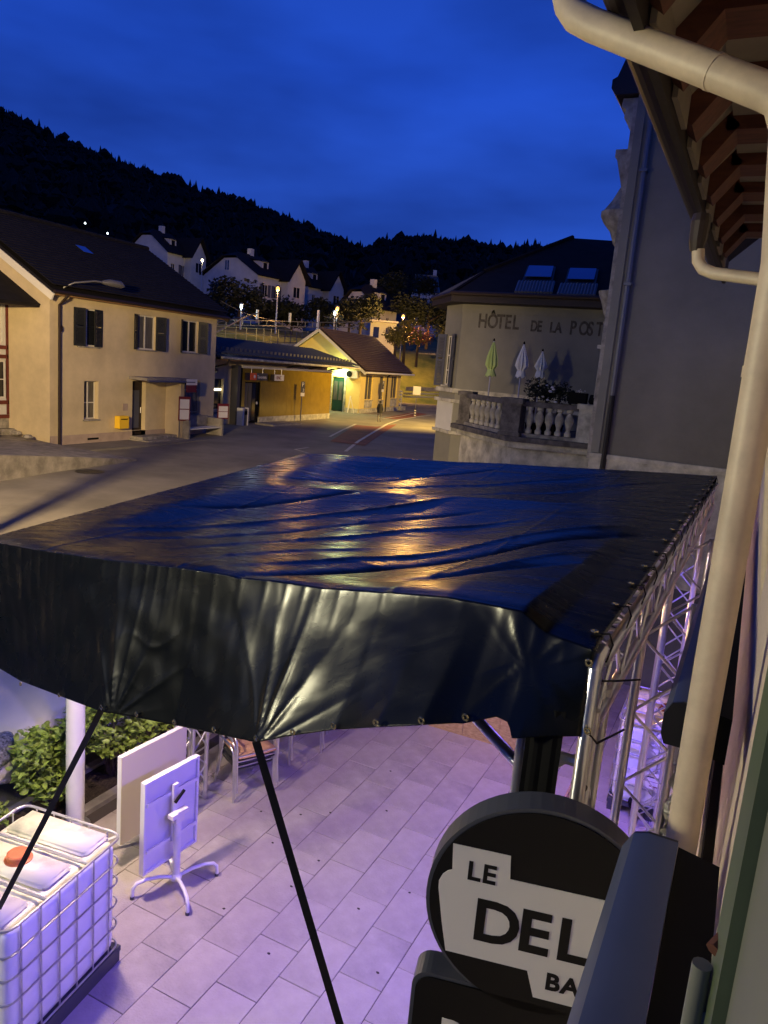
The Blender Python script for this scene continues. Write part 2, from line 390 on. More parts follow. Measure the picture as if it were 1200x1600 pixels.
# terrace in front of the half timbered house
mb = MB()
a = onZ(0, 752, .8); b = onZ(195, 722, .8)
pts = [(-19.3, 8.), (a[0], a[1]), (-19.7, 17.), (b[0], b[1]+.6), (-24., 20.3), (-27, 20.3), (-34, 8.)]
hts = [1.75, 1.56, 1.28, .86, 1.02, 1.15, 1.75]; n = len(pts)
mb.add([(x, y, .6) for x, y in pts]+[(x, y, z) for (x, y), z in zip(pts, hts)], [tuple(range(n, 2*n))]+[(i, (i+1) % n, n+(i+1) % n, n+i) for i in range(n)])
struct('terrace', mb, 'concrete')
mb = MB(); mb.prism([(x, y) for x, y in ((-24.1, 20.), (-22.6, 20.2), (-22.9, 31.), (-24.9, 31.2))], .09, t0=.79); struct('pavement', mb, 'asphalt')
# manhole cover
mb = MB(); c = onZ(140, 737, .8); mb.lathe([(.45, 0), (.45, .012), (.4, .016)], 20); o = part('manhole_cover', mb, 'black_metal', loc=(c[0], c[1], GZ(c[0], c[1])-.003)); tag(o, 'round dark manhole cover in the asphalt near the terrace wall', 'manhole cover')
# red road patches and white lines
def onroad(px, py, dz=.01):
    z = .9
    for _ in range(6): p = onZ(px, py, z); z = float(GZ(p[0], p[1]))
    return (p[0], p[1], z+dz)
def sheet(pl, m, dz, name='road_marking'):
    mb = MB(); mb.prism([(*onroad(*p)[:2],) for p in pl], .004, t0=1.0+dz); struct(name, mb, m)
sheet([(516, 690), (556, 664), (588, 667), (620, 663), (600, 676), (570, 697)], 'red_asphalt', .004, 'red_road_patch')
sheet([(600, 653), (646, 644), (668, 647), (640, 653), (618, 655)], 'red_asphalt', .004, 'red_road_patch')
def stripe(pts, w=.14, dz=.012):
    p = [Vector(onroad(*q)) for q in pts]; mb = MB()
    for i in range(len(p)-1):
        d = (p[i+1]-p[i]); d.z = 0; d.normalize(); s_ = Vector((d.y, -d.x, 0))*w/2; zz = Vector((0, 0, dz))
        mb.hexa([p[i]-s_+zz, p[i+1]-s_+zz, p[i+1]+s_+zz, p[i]+s_+zz]+[q+Vector((0, 0, .004)) for q in (p[i]-s_+zz, p[i+1]-s_+zz, p[i+1]+s_+zz, p[i]+s_+zz)])
    struct('road_marking', mb, 'road_paint')
stripe([(540, 706), (560, 690), (585, 675), (605, 663), (625, 656), (650, 652), (675, 649)], .16)
stripe([(515, 683), (536, 672), (556, 663)], .14); stripe([(461, 703), (482, 700)], .12); stripe([(461, 703), (490, 711)], .10)
stripe([(598, 655), (630, 650), (646, 646)], .12)
# ------------------------------------------------------------------ windows, doors, shutters on a facade (facade local: x along, y inward, z up)
def window(par, x0, x1, z0, z1, y=.0, dep=.14, f=None, mull=1, rail=(), fm='frame_white', pane='glass', sill='stone', fw=.06, label=None):
    """frame part with pane sub-parts, set dep inside the opening; f maps local->parent coordinates"""
    g = f or (lambda a, b, c: (a, b, c)); mb = MB(); yy = y+dep
    def bx(m_, a, b):
        (xa, ya, za), (xb, yb, zb) = a, b
        m_.hexa([g(xa, ya, za), g(xb, ya, za), g(xb, yb, za), g(xa, yb, za), g(xa, ya, zb), g(xb, ya, zb), g(xb, yb, zb), g(xa, yb, zb)])
    bx(mb, (x0, yy, z0), (x0+fw, yy+.05, z1)); bx(mb, (x1-fw, yy, z0), (x1, yy+.05, z1)); bx(mb, (x0+fw, yy, z0), (x1-fw, yy+.05, z0+fw)); bx(mb, (x0+fw, yy, z1-fw), (x1-fw, yy+.05, z1))
    cs = [x0+fw]; 
    for i in range(mull): c = x0+(x1-x0)*(i+1)/(mull+1); bx(mb, (c-fw*.6, yy-.003, z0+fw), (c+fw*.6, yy+.047, z1-fw)); cs += [c-fw*.6, c+fw*.6]
    cs.append(x1-fw)
    for z in rail: bx(mb, (x0+fw, yy+.003, z-.02), (x1-fw, yy+.044, z+.02))
    fr = part('window', mb, fm, par, label=label)
    for i in range(0, len(cs), 2):
        p = MB(); bx(p, (cs[i], yy+.02, z0+fw), (cs[i+1], yy+.03, z1-fw)); part('pane', p, pane, fr)
    if sill:
        p = MB(); bx(p, (x0-.06, y-.07, z0-.06), (x1+.06, y+dep, z0-.002)); part('sill', p, sill, fr)
    return fr
def shutter(par, hx, wdt, z0, z1, ang, y=-.01, m='shutter', f=None, name='shutter'):
    """leaf hinged at hx on the face, opened by ang: 0 = closed over the opening (towards +), 180 folded back flat"""
    g = f or (lambda a, b, c: (a, b, c)); c, s_ = math.cos(math.radians(ang)), math.sin(math.radians(ang))
    def h(a, b, z): return g(hx+a*c*1.-b*s_*0, y-abs(a)*s_-b, z)
    mb = MB(); t = .035; sg = wdt
    def bx(a0, a1, b0, b1, za, zb): mb.hexa([h(a0, b0, za), h(a1, b0, za), h(a1, b1, za), h(a0, b1, za), h(a0, b0, zb), h(a1, b0, zb), h(a1, b1, zb), h(a0, b1, zb)])
    A = abs(wdt); sgn = 1 if wdt > 0 else -1
    st = .07
    bx(0, sgn*st, 0, t, z0, z1); bx(sgn*(A-st), sgn*A, 0, t, z0, z1); bx(sgn*st, sgn*(A-st), 0, t, z0, z0+.1); bx(sgn*st, sgn*(A-st), 0, t, z1-.1, z1); bx(sgn*st, sgn*(A-st), 0, t, (z0+z1)/2-.04, (z0+z1)/2+.04)
    o = part(name, mb, m, par)
    sl = MB(); z = z0+.11; mb2 = mb
    while z < z1-.12:
        if abs(z-(z0+z1)/2) > .05:
            sl.hexa([h(sgn*st, .003, z), h(sgn*(A-st), .003, z), h(sgn*(A-st), t-.008, z+.012), h(sgn*st, t-.008, z+.012), h(sgn*st, .003, z+.03), h(sgn*(A-st), .003, z+.03), h(sgn*(A-st), t-.008, z+.042), h(sgn*st, t-.008, z+.042)])
        z += .05
    q = part('louvres', sl, m, o); q['kind'] = 'stuff'
    return o
# ================================================================== yellow house with shutters (post office)
C1 = (-24.16, 20.41); U1 = (-.052, .9986); L1 = 10.4; D1 = 9.5
B = thing('yellow_house', 'two storey yellow plastered house with dark tiled roof and black shutters, left of the square', 'house', (*C1, 0), yaw(U1))
op = [(1.5, 2.14+.0, 4.74, 6.2), (4.72, 5.9, 4.78, 6.24), (7.75, 8.95, 4.80, 6.28), (1.72, 2.5, 1.84, 3.38), (4.5, 5.35, 1.05, 3.42), (7.15, 9.25, 1.86, 3.5)]
op[0] = (1.16, 2.66, 4.74, 6.2)
mb = MB(); mb.wall(0, L1, 1.25, 6.93, [h for h in op if h[2] > 1.2]+[(4.5, 5.35, 1.25, 3.42)], dep=.22)
part('front_wall', mb, 'plaster_yellow', B)
mb = MB(); mb.wall(0, 4.5, .4, 1.25, y=-.02); mb.wall(5.35, L1, .4, 1.25, y=-.02); mb.add([(0, -.02, 1.25), (4.5, -.02, 1.25), (4.5, 0, 1.25), (0, 0, 1.25)], [(0, 1, 2, 3)]); part('plinth', mb, 'plaster_base', B)
RZ, RT, EZ = 9.62, 4.75, 6.93   # ridge height and inset
mb = MB(); mb.add([(0, 0, .4), (0, D1, .4), (0, D1, EZ), (0, RT, RZ-.1), (0, 0, EZ)], [(0, 1, 2, 3, 4)]); part('gable_wall', mb, 'plaster_yellow', B)
mb = MB(); mb.add([(L1, 0, .4), (L1, D1, .4), (L1, D1, EZ), (L1, RT, RZ-.1), (L1, 0, EZ)], [(4, 3, 2, 1, 0)]); part('gable_wall', mb, 'plaster_yellow', B)
mb = MB(); mb.wall(0, L1, .4, EZ, f=lambda a, b, c: (a, D1, c)); part('rear_wall', mb, 'plaster_yellow', B)
sl = (RZ-EZ)/RT
mb = MB(); mb.slab([(-.25, -.45, EZ-.45*sl+.02), (L1+.35, -.45, EZ-.45*sl+.02), (L1+.35, RT, RZ+.02), (-.25, RT, RZ+.02)], .16)
mb.slab([(L1+.35, D1+.45, EZ-.45*sl), (-.25, D1+.45, EZ-.45*sl), (-.25, RT+.01, RZ+.02), (L1+.35, RT+.01, RZ+.02)], .16)
roof = part('roof', mb, 'tile_dark', B)
mb = MB()
for r_ in range(26):
    t0 = -.44+r_*(RT+.4)/26; z0_ = EZ+t0*sl+.175+.02
    mb.hexa([(-.25, t0, z0_), (L1+.35, t0, z0_), (L1+.35, t0+.2, z0_+.2*sl), (-.25, t0+.2, z0_+.2*sl), (-.25, t0, z0_+.045), (L1+.35, t0, z0_+.045), (L1+.35, t0+.2, z0_+.2*sl+.01), (-.25, t0+.2, z0_+.2*sl+.01)])
q = part('tile_courses', mb, 'tile_dark', roof); q['kind'] = 'stuff'
mb = MB(); mb.tube([(-.3, RT, RZ+.22), (L1+.4, RT, RZ+.22)], .12, 8); part('ridge', mb, 'tile_dark', roof)
mb = MB(); mb.slab([(-.29, -.5, EZ-.5*sl-.1), (-.22, -.5, EZ-.5*sl-.1), (-.22, RT, RZ-.1), (-.29, RT, RZ-.1)], .26); part('barge_board', mb, 'cream', roof)
mb = MB(); mb.slab([(L1+.34, -.5, EZ-.5*sl-.06), (L1+.40, -.5, EZ-.5*sl-.06), (L1+.40, RT, RZ-.06), (L1+.34, RT, RZ-.06)], .22); part('barge_board', mb, 'wood_dark', roof)
mb = MB(); mb.box((-.2, -.42, EZ-.42*sl-.17), (L1+.3, -.0, EZ-.42*sl-.12)); part('eave_soffit', mb, 'wood', roof)
mb = MB(); mb.tube([(-.25, -.5, EZ-.30), (L1+.35, -.5, EZ-.32)], .065, 8); part('gutter', mb, 'gutter', B)
mb = MB(); mb.box((4.45, 3.0-.02, 8.55), (5.25, 3.6, 9.0)); m_ = MB(); yk = 2.6; zk = EZ+yk*sl+.2
sk_ = MB(); sk_.slab([(4.3, yk, zk), (4.98, yk, zk), (4.98, yk+.62, zk+.62*sl), (4.3, yk+.62, zk+.62*sl)], .06); o = part('skylight', sk_, 'black_metal', roof)
sk_ = MB(); sk_.slab([(4.36, yk+.06, zk+.065+.06*sl), (4.92, yk+.06, zk+.065+.06*sl), (4.92, yk+.56, zk+.065+.56*sl), (4.36, yk+.56, zk+.065+.56*sl)], .012); part('pane', sk_, 'skylight', o)
mb = MB(); mb.tube([(.38, -.5, 6.62), (.38, -.42, 6.45), (.38, -.1, 6.2), (.38, -.09, .8)], .055, 8); part('drainpipe', mb, 'gutter', B)
mb = MB(); mb.tube([(10.25, -.5, 6.6), (10.25, -.42, 6.45), (10.25, -.1, 6.2)], .05, 8)
for i, (h, (a, b)) in enumerate(zip(op[:3], ((1.61, 2.18), (4.79, 5.86), (7.83, 8.93)))):
    window(B, h[0] if i else 1.4, h[1] if i else 2.45, h[2], h[3], dep=.1, mull=1, pane='glass_curtain' if i == 1 else 'glass', rail=())
if 1:
    mb = MB(); mb.box((1.16, .05, 4.74), (1.40, .2, 6.2)); mb.box((2.45, .05, 4.74), (2.66, .2, 6.2)); part('reveal', mb, 'plaster_yellow', B)
shutter(B, 1.16, .50, 4.74, 6.2, 12); shutter(B, 2.66, -.52, 4.74, 6.2, 10)
shutter(B, 4.72, -.48, 4.76, 6.24, 25); shutter(B, 5.9, .46, 4.76, 6.24, 30)
shutter(B, 7.75, -.45, 4.78, 6.28, 30); shutter(B, 8.95, .42, 4.78, 6.28, 50)
window(B, *op[3], dep=.2, mull=1, rail=(2.5,), fm='frame_white', fw=.045, pane='glass_curtain')
mb = MB(); mb.box((4.5, .22, 1.05), (5.35, .28, 3.42)); d = part('door', mb, 'wood_dark', B)
mb = MB(); mb.box((4.72, .19, 1.35), (5.15, .22, 3.0)); part('door_panel', mb, 'shutter_blue', d); mb = MB(); mb.tube([(5.22, .16, 2.0), (5.22, .16, 2.25)], .02, 6); part('handle', mb, 'alu_matt', d)
# porch canopy, side screen, steps
mb = MB(); mb.box((4.25, -1.0, 3.5), (7.5, .0, 3.62)); mb.mi = 0; cpy = part('porch_canopy', mb, 'concrete', B)
mb = MB(); mb.tube([(4.3, -1.02, 3.48), (7.45, -1.02, 3.48)], .05, 8); part('gutter', mb, 'zinc', cpy)
mb = MB(); mb.box((6.7, -.85, .85), (6.95, -.0, 3.5)); part('porch_wall', mb, 'plaster_yellow', B)
mb = MB()
mb.box((4.3, -1.1, .7), (6.68, -.03, .93)); part('step', mb, 'stone', B); mb = MB(); mb.box((4.4, -.7, .93), (6.68, -.03, 1.05)); part('step', mb, 'stone', B)
# barred window
window(B, *op[5], dep=.18, mull=1, fm='wood_dark', pane='glass')
for i in range(20):
    x = 7.2+i*2.0/19; mb = MB(); mb.tube([(x, .04, 1.88), (x, .04, 3.3)], .016, 5); part('window_bar', mb, 'galv', B)
for z in (1.98, 3.05): mb = MB(); mb.box((7.18, .05, z-.02), (9.23, .075, z+.02)); part('window_bar', mb, 'galv', B)
mb = MB(); mb.box((3.9, -.01, 2.15), (4.2, -.03, 2.45)); part('plaque', mb, 'plaster_base', B)
mb = MB(); mb.box((6.42, -.005, 6.0), (6.52, -.06, 6.2)); part('wall_lamp', mb, 'cream', B)
mb = MB(); mb.box((1.9, .06-.1, 1.0), (2.5, -.025, 1.08)); part('cellar_vent', mb, 'black', B)
# unlit street lamp arm fixed to the house
t = thing('bracket_lamp', 'unlit grey street lamp on a curved arm above the corner drainpipe of the yellow house', 'street lamp', (*C1, 0), yaw(U1))
mb = MB(); mb.tube([(.42, -.03, 6.5), (.45, -.25, 6.85), (.7, -.5, 7.05), (1.3, -.9, 7.2), (1.7, -1.05, 7.2)], .035, 8); part('arm', mb, 'zinc', t, True)
mb = MB(); mb.tube([(1.6, -1.0, 7.2), (1.85, -1.1, 7.22), (2.3, -1.25, 7.2), (2.45, -1.3, 7.15)], [.06, .13, .14, .05], 10); part('lamp_head', mb, 'zinc', t, True)
t = thing('mailbox', 'yellow letter box fixed to the yellow wall left of the brown door', 'mailbox', (*C1, 0), yaw(U1))
mb = MB(); mb.box((3.42, -.30, 1.42), (3.98, -.03, 1.95), bev=.03); b_ = part('box', mb, 'mail_yellow', t)
mb = MB(); mb.box((3.98, -.28, 1.5), (3.995, -.06, 1.88)); part('notice', mb, 'grey_sign', t); mb = MB(); mb.box((3.5, -.315, 1.80), (3.9, -.302, 1.84)); part('slot', mb, 'black', t)
# ================================================================== half timbered house
Ht = thing('timbered_house', 'half timbered house with dark red beams and a low black roof at the left edge', 'house', (-26.35, 20.85, 0), PI/2)
# local x runs along +Y of the world; building extends to negative x
mb = MB(); ho = [(-1.55, -.75, 4.62, 6.1), (-1.6, -.62, 2.5, 3.95), (-4.6, -3.6, 2.5, 3.95), (-4.6, -3.6, 4.62, 6.1)]
mb.wall(-8, -.08, 1.75, 6.7, ho, dep=.12); part('wall', mb, 'plaster_white', Ht)
mb = MB(); mb.wall(-8, -.08, .6, 1.75, y=-.04); mb.box((-8, -.35, .6), (-.5, -.04, 1.35)); part('plinth', mb, 'stone', Ht)
mb = MB(); mb.add([(-8, 0, .6), (-8, 7, .6), (-8, 7, 6.7), (-8, 0, 6.7)], [(3, 2, 1, 0)]); part('wall', mb, 'plaster_white', Ht)
def beam(a, b, w=.16): mb = MB(); mb.bar((a[0], -.03, a[1]), (b[0], -.03, b[1]), w, .09, (0, 1, 0)) if 0 else mb.box((min(a[0], b[0])-w/2*(a[0] == b[0]), -.075, min(a[1], b[1])-w/2*(a[1] == b[1])), (max(a[0], b[0])+w/2*(a[0] == b[0]), .03, max(a[1], b[1])+w/2*(a[1] == b[1]))); part('beam', mb, 'timber', Ht)
for z in (1.8, 2.35, 4.1, 4.45, 6.3): beam((-8, z), (-.1, z), .14)
for x in (-.16, -.55, -1.68, -3.5, -4.7): beam((x, 1.88), (x, 6.6), .14 if x != -.16 else .16)
for h in ho: window(Ht, *h, dep=.06, mull=1, rail=((h[2]+h[3])/2,), fm='frame_white', sill=None)
mb = MB(); mb.slab([(-8.5, -1.75, 6.15), (.35, -1.75, 6.15), (.35, 4, 9.4), (-8.5, 4, 9.4)], .14); rt = part('roof', mb, 'tile_dark', Ht)
mb = MB(); mb.slab([(.37, -1.78, 6.02), (.44, -1.78, 6.02), (.44, 4, 9.27), (.37, 4, 9.27)], .3); part('barge_board', mb, 'black', rt)
mb = MB(); mb.box((-8.4, -1.7, 6.05), (.3, 0, 6.14)); part('soffit', mb, 'wood_dark', rt)
mb = MB(); mb.tube([(.4, -1.85, 6.08), (.4, -1.85, 5.75), (.25, -1.95, 5.5), (.1, -2.2, 5.38), (-.02, -2.3, 5.25)], .055, 8); part('drainpipe', mb, 'gutter', Ht)
# rubble and steps at the corner of the terrace
for k in range(7):
    x, y = -26.2+random.uniform(0, 1.9), 18.6+k*.28; s_ = random.uniform(.15, .35); mb = MB()
    mb.lathe([(s_*.6, 0), (s_, s_*.3), (s_*.7, s_*.75), (s_*.2, s_*.8)], 7); o = part('boulder', mb, 'stone', loc=(x, y, 1.15)); o.rotation_euler = (0, 0, k); tag(o, 'loose grey stone lying along the foot of the half timbered house', 'stone', 'loose stones on the terrace')
# ================================================================== station wing with glass wall
G0 = (-26.3, 35.1); UG = (-.0462, .9989)
St = thing('station_wing', 'low station building with ribbed metal roof and long amber glass wall', 'station', (*G0, 0), yaw(UG))
mb = MB(); mb.wall(-3.6, 11, .6, 4.75, [(-2.36, -1.05, 1.85, 3.5)], y=.42, dep=.2); part('wall', mb, 'plaster_yellow', St); mb = MB(); mb.wall(-3.6, 11, .6, 4.75, f=lambda a, b, c: (a, 6, c)); part('rear_wall', mb, 'plaster_yellow', St)
mb = MB(); mb.add([(11, .42, .6), (11, 6, .6), (11, 6, 4.7), (11, .42, 4.7)], [(3, 2, 1, 0)]); part('wall', mb, 'plaster_yellow', St)
fr = window(St, -2.36, -1.05, 1.85, 3.5, y=.42, dep=.15, mull=0, rail=(), fm='wood_dark', sill='stone_light')
mb = MB(); mb.box((-2.3, .5, 2.86), (-1.15, .54, 2.97)); part('lamp_tube', mb, 'sodium_white', fr)
mb = MB(); mb.prism([(-2.5, .8), (-.75, .8), (-.75, 1.75), (-.95, 1.75), (-.95, 1.2), (-1.2, 1.5), (-1.6, 1.62), (-2.1, 1.5), (-2.28, 1.2), (-2.28, 1.75), (-2.5, 1.75)], .12, lambda a, b, t: (a, t, b), t0=.29); part('stone_arch', mb, 'stone_light', St)
mb = MB(); mb.box((-2.28, .40, .8), (-.95, .415, 1.7)); part('niche', mb, 'plaster_grey', St)
mb = MB(); mb.lathe([(.10, 0), (.12, .04), (.08, .16)], 10); o = part('horn', mb, 'grey_sign', St, loc=(-1.9, .4, 3.95)); o.rotation_euler = (PI/2, 0, 0)
# glass box
mb = MB(); mb.box((-.35, -.02, .95), (-.05, .9, 4.3)); part('glass_wall_end', mb, 'grey_sign', St)
mb = MB(); mb.box((-.05, -.04, .95), (.06, .1, 4.18)); part('glass_wall_end', mb, 'black', St)
gx_ = [.06, .45, 2.05, 3.6, 5.1, 6.6, 8.1, 9.5, 10.95]
for i in range(len(gx_)-1):
    a, b = gx_[i]+.004, gx_[i+1]-.004
    if i == 1: mb = MB(); mb.box((a, .0, 3.4), (b, .03, 4.14))
    else: mb = MB(); mb.box((a, .0, 1.36), (b, .03, 4.14+i*.02))
    part('glass_panel', mb, 'glass_panel', St)
for i in range(10):
    mb = MB(); a = 2.05+i*.89; mb.box((a+.004, -.03, .9), (a+.885, .10, 1.36)); part('plinth_block', mb, 'stone_light', St)
mb = MB(); mb.box((.06, -.05, 4.17), (10.95, .12, 4.30)); part('top_rail', mb, 'cream', St)
mb = MB(); mb.box((.45, .12, 1.05), (2.05, .17, 3.4)); d = part('door', mb, 'black', St)
for a in (.52, .92, 1.32): mb = MB(); mb.box((a, .08, 1.12), (a+.34, .12, 3.32)); part('pane', mb, 'glass_curtain' if a < 1 else 'glass', d)
mb = MB(); mb.box((1.82, .06, 2.1), (1.9, .12, 2.25)); part('handle', mb, 'white_sign', d)
# canopy roof
mb = MB(); rz0, rz1, ry0, ry1 = 4.62, 5.55, -.75, 3.2; x0_, x1_ = -3.0, 13.6
mb.slab([(x0_, ry0, rz0+.12), (x1_, ry0, rz0+.02), (x1_, ry1, rz1+.02), (x0_, ry1, rz1+.12)], .12); mb.slab([(x1_, 7, rz0), (x0_, 7, rz0+.1), (x0_, ry1, rz1+.12), (x1_, ry1, rz1+.02)], .12); roof = part('roof', mb, 'roof_metal', St)
nr = 62
for i in range(nr):
    x = x0_+.05+i*(x1_-x0_-.1)/(nr-1); k = -.1*i/nr; mb = MB(); mb.tube([(x, ry0-.02, rz0+.27+k), (x, ry1, rz1+.27+k)], .045, 5, cap=True); part('roof_rib', mb, 'roof_metal', roof)
for i in range(38):
    x = x0_+.1+i*(x1_-x0_-.2)/37; mb = MB(); k = -.1*i/38; mb.box((x-.11, ry0+.62, rz0+.36+k+.1), (x+.11, ry0+.66, rz0+.50+k+.12)); part('snow_guard', mb, 'zinc', roof)
mb = MB(); mb.tube([(x0_, ry0-.06, rz0+.06), (x1_, ry0-.06, rz0-.06)], .07, 8); part('gutter', mb, 'stone_light', roof)
mb = MB(); mb.box((x0_, ry0, rz0-.08), (x1_, .4, rz0-.04)); part('soffit', mb, 'wood', roof)
mb = MB(); mb.tube([(-2.35, ry0-.05, rz0), (-2.35, ry0+.05, 4.35), (-2.38, .2, 4.1), (-2.4, .34, 3.9), (-2.4, .34, .8)], .055, 8); part('drainpipe', mb, 'gutter', St)
for x in (5.6, 8.4, 11.3): mb = MB(); mb.tube([(x, .5, 4.3), (x, .0, 4.42), (x, -.6, 4.5)], .05, 6); part('bracket', mb, 'black_metal', roof)
# pieces hung on and standing before the glass wall
def fthing(name, label, cat, frame, group=None): return thing(name, label, cat, (*frame[0], 0), yaw(frame[1]), group)
FG = (G0, UG)
t = fthing('station_sign', 'orange and dark grey hanging station name sign above the glass wall door', 'sign', FG)
mb = MB(); mb.box((.62, -.20, 3.52), (1.28, -.08, 3.92)); part('logo_panel', mb, 'orange_sign', t); mb = MB(); mb.box((1.28, -.20, 3.52), (2.42, -.08, 3.92)); part('name_panel', mb, 'grey_sign', t)
mb = MB(); mb.box((.22, -.19, 3.52), (.62, -.09, 3.92)); part('end_panel', mb, 'wood_dark', t)
letters('Tavannes', .27, 'white_sign', t, (1.34, -.206, 3.62), (1, 0, 0), (0, 0, 1), spacing=.82)
mb = MB(); mb.lathe([(.10, 0), (.10, .01)], 12); o = part('logo', mb, 'white_sign', t, loc=(1.05, -.205, 3.72)); o.rotation_euler = (PI/2, 0, 0)
for x in (.85, 2.0): mb = MB(); mb.tube([(x, -.13, 3.92), (x, -.13, 4.2)], .015, 6); part('hanger', mb, 'alu_matt', t)
t = fthing('bank_sign', 'small white hanging sign with red lettering on the glass wall', 'sign', FG)
mb = MB(); mb.box((3.22, -.20, 3.52), (4.3, -.08, 3.88)); part('panel', mb, 'white_sign', t); mb = MB(); mb.box((2.9, -.19, 3.52), (3.22, -.09, 3.88)); part('end_panel', mb, 'wood_dark', t)
letters('BNC', .28, 'red', t, (3.42, -.206, 3.6), (1, 0, 0), (0, 0, 1))
for x in (3.3, 4.1): mb = MB(); mb.tube([(x, -.13, 3.88), (x, -.13, 4.2)], .015, 6); part('hanger', mb, 'alu_matt', t)
def psign(loc, rz, h, z0, label):
    t = thing('parking_sign', label, 'sign', loc, rz, 'parking sign posts by the station')
    mb = MB(); mb.tube([(0, 0, 0), (0, 0, h)], .035, 8); part('post', mb, 'zinc', t)
    mb = MB(); mb.box((-.17, -.06, h-.35), (.17, -.035, h+.35)); p = part('panel', mb, 'grey_sign', t)
    mb = MB(); mb.box((-.17, -.06, h-.58), (.17, -.035, h-.36)); part('lower_panel', mb, 'white_sign', t)
    letters('P', .38, 'white_sign', t, (-.11, -.064, h+.03), (1, 0, 0), (0, 0, 1)); letters('2', .26, 'white_sign', t, (-.02, -.064, h-.28), (1, 0, 0), (0, 0, 1))
def loc_of(frame, s_, t_, z): (ox, oy), (ux, uy) = frame; return (ox+ux*s_-uy*t_, oy+uy*s_+ux*t_, z)
psign(loc_of(FG, 6.35, -.35, .98), yaw(UG)-.25, 2.2, 0, 'dark parking sign with white P on a post before the amber glass wall')
t = thing('waste_bin', 'steel waste bin with white side panels at the corner of the glass wall', 'bin', loc_of(FG, -.2, -.35, .97), yaw(UG))
mb = MB(); mb.box((-.28, -.2, 0), (-.14, .2, 1.0), bev=.02); mb.box((.22, -.2, 0), (.30, .2, 1.02), bev=.02); part('side_panel', mb, 'white_sign', t); mb = MB(); mb.box((-.13, -.17, .02), (.21, .17, .95)); part('body', mb, 'grey_sign', t)
mb = MB(); mb.box((-.1, -.18, .62), (.2, -.19, .84)); part('opening', mb, 'black', t)
mb = MB(); mb.lathe([(.13, 0), (.13, .1)], 12); part('ashtray', mb, 'chrome', t, loc=(0, 0, .96))
mb = MB(); mb.box((1.1, -1.6, .82), (4.3, -.35, 1.1)); o = part('ramp_platform', mb, 'concrete', loc=(*G0, 0)); o.rotation_euler = (0, 0, yaw(UG)); tag(o, 'low concrete entrance platform before the station door', 'platform')
# ================================================================== yellow station house
Y0 = (-28.7, 53.9); UY = (-.1015, .9948); LY = 9.6; DY = 7.5
Yh = thing('station_house', 'lit yellow station house with brown tiled roof and three tall windows', 'station', (*Y0, 0), yaw(UY))
EZ = 4.65; RZ = 7.35; RT = 3.75
oy = [(1.1, 2.75, 2.05, 4.05), (4.3, 5.4, 2.0, 4.05), (7.2, 8.85, 2.1, 4.1)]
mb = MB(); mb.wall(0, LY, 1.35, EZ, oy, dep=.16); part('front_wall', mb, 'plaster_station', Yh)
mb = MB(); mb.wall(-.04, LY, .7, 1.35, y=-.04); part('plinth', mb, 'stone_light', Yh)
# gable wall towards the viewer: local x=0 plane
g_ = lambda a, b, c: (b, DY-a, c)
mb = MB(); mb.wall(0, DY, 1.0, EZ, [(DY-2.45, DY-1.38, 1.0, 3.72)], f=g_, dep=.15); mb.add([(0, 0, EZ), (0, DY, EZ), (0, RT, RZ)], [(0, 1, 2)]); part('gable_wall', mb, 'plaster_station', Yh)
mb = MB(); mb.box((-.03, .05, .7), (.05, 1.3, 1.35)); mb.box((-.03, 2.55, .7), (.05, DY, 1.35)); part('plinth', mb, 'stone_light', Yh)
mb = MB(); mb.add([(LY, 0, .7), (LY, DY, .7), (LY, DY, EZ), (LY, RT, RZ), (LY, 0, EZ)], [(4, 3, 2, 1, 0)]); part('gable_wall', mb, 'plaster_station', Yh)
mb = MB(); mb.box((.10, 1.42, 1.05), (.15, 2.42, 3.7)); d = part('door', mb, 'green_door', Yh)
for a in (1.55, 2.0): mb = MB(); mb.box((.07, a, 1.9), (.10, a+.33, 3.4)); part('pane', mb, 'glass_curtain', d)
mb = MB(); mb.box((-.05, 1.15, 3.78), (.12, 2.7, 4.0)); mb.box((-.04, 1.22, 1.0), (.1, 1.4, 3.78)); mb.box((-.04, 2.45, 1.0), (.1, 2.62, 3.78)); part('door_surround', mb, 'stone_light', Yh)
for h in oy:
    window(Yh, *h, dep=.1, mull=1 if h[1]-h[0] > 1.2 else 0, fm='plaster_station', pane='glass_curtain', sill='stone_light')
    mb = MB(); mb.box((h[0], -.02, h[3]+.04), (h[1], .0, h[3]+.22)); 
    for a, b in (((h[0], (h[0]+h[1])/2-.04), ((h[0]+h[1])/2+.04, h[1])) if h[1]-h[0] > 1.2 else ((h[0], h[1]),)): mb.box((a, -.025, 1.4), (b, -.003, h[2]-.1))
    part('panel', mb, 'stone_light', Yh)
mb = MB(); s_ = (RZ-EZ)/RT
mb.slab([(-.45, -.55, EZ-.55*s_+.05), (LY+1.9, -.55, EZ-.55*s_+.05), (LY+1.9, RT, RZ+.05), (-.45, RT, RZ+.05)], .14); mb.slab([(LY+1.9, DY+.5, EZ-.5*s_+.05), (-.45, DY+.5, EZ-.5*s_+.05), (-.45, RT, RZ+.05), (LY+1.9, RT, RZ+.05)], .14); roof = part('roof', mb, 'tile_brown', Yh)
mb = MB()
for r_ in range(20):
    t0 = -.54+r_*(RT+.5)/20; z0_ = EZ+t0*s_+.17+.04
    mb.hexa([(-.45, t0, z0_), (LY+1.9, t0, z0_), (LY+1.9, t0+.18, z0_+.18*s_), (-.45, t0+.18, z0_+.18*s_), (-.45, t0, z0_+.05), (LY+1.9, t0, z0_+.05), (LY+1.9, t0+.18, z0_+.18*s_+.01), (-.45, t0+.18, z0_+.18*s_+.01)])
q = part('tile_courses', mb, 'tile_brown', roof); q['kind'] = 'stuff'
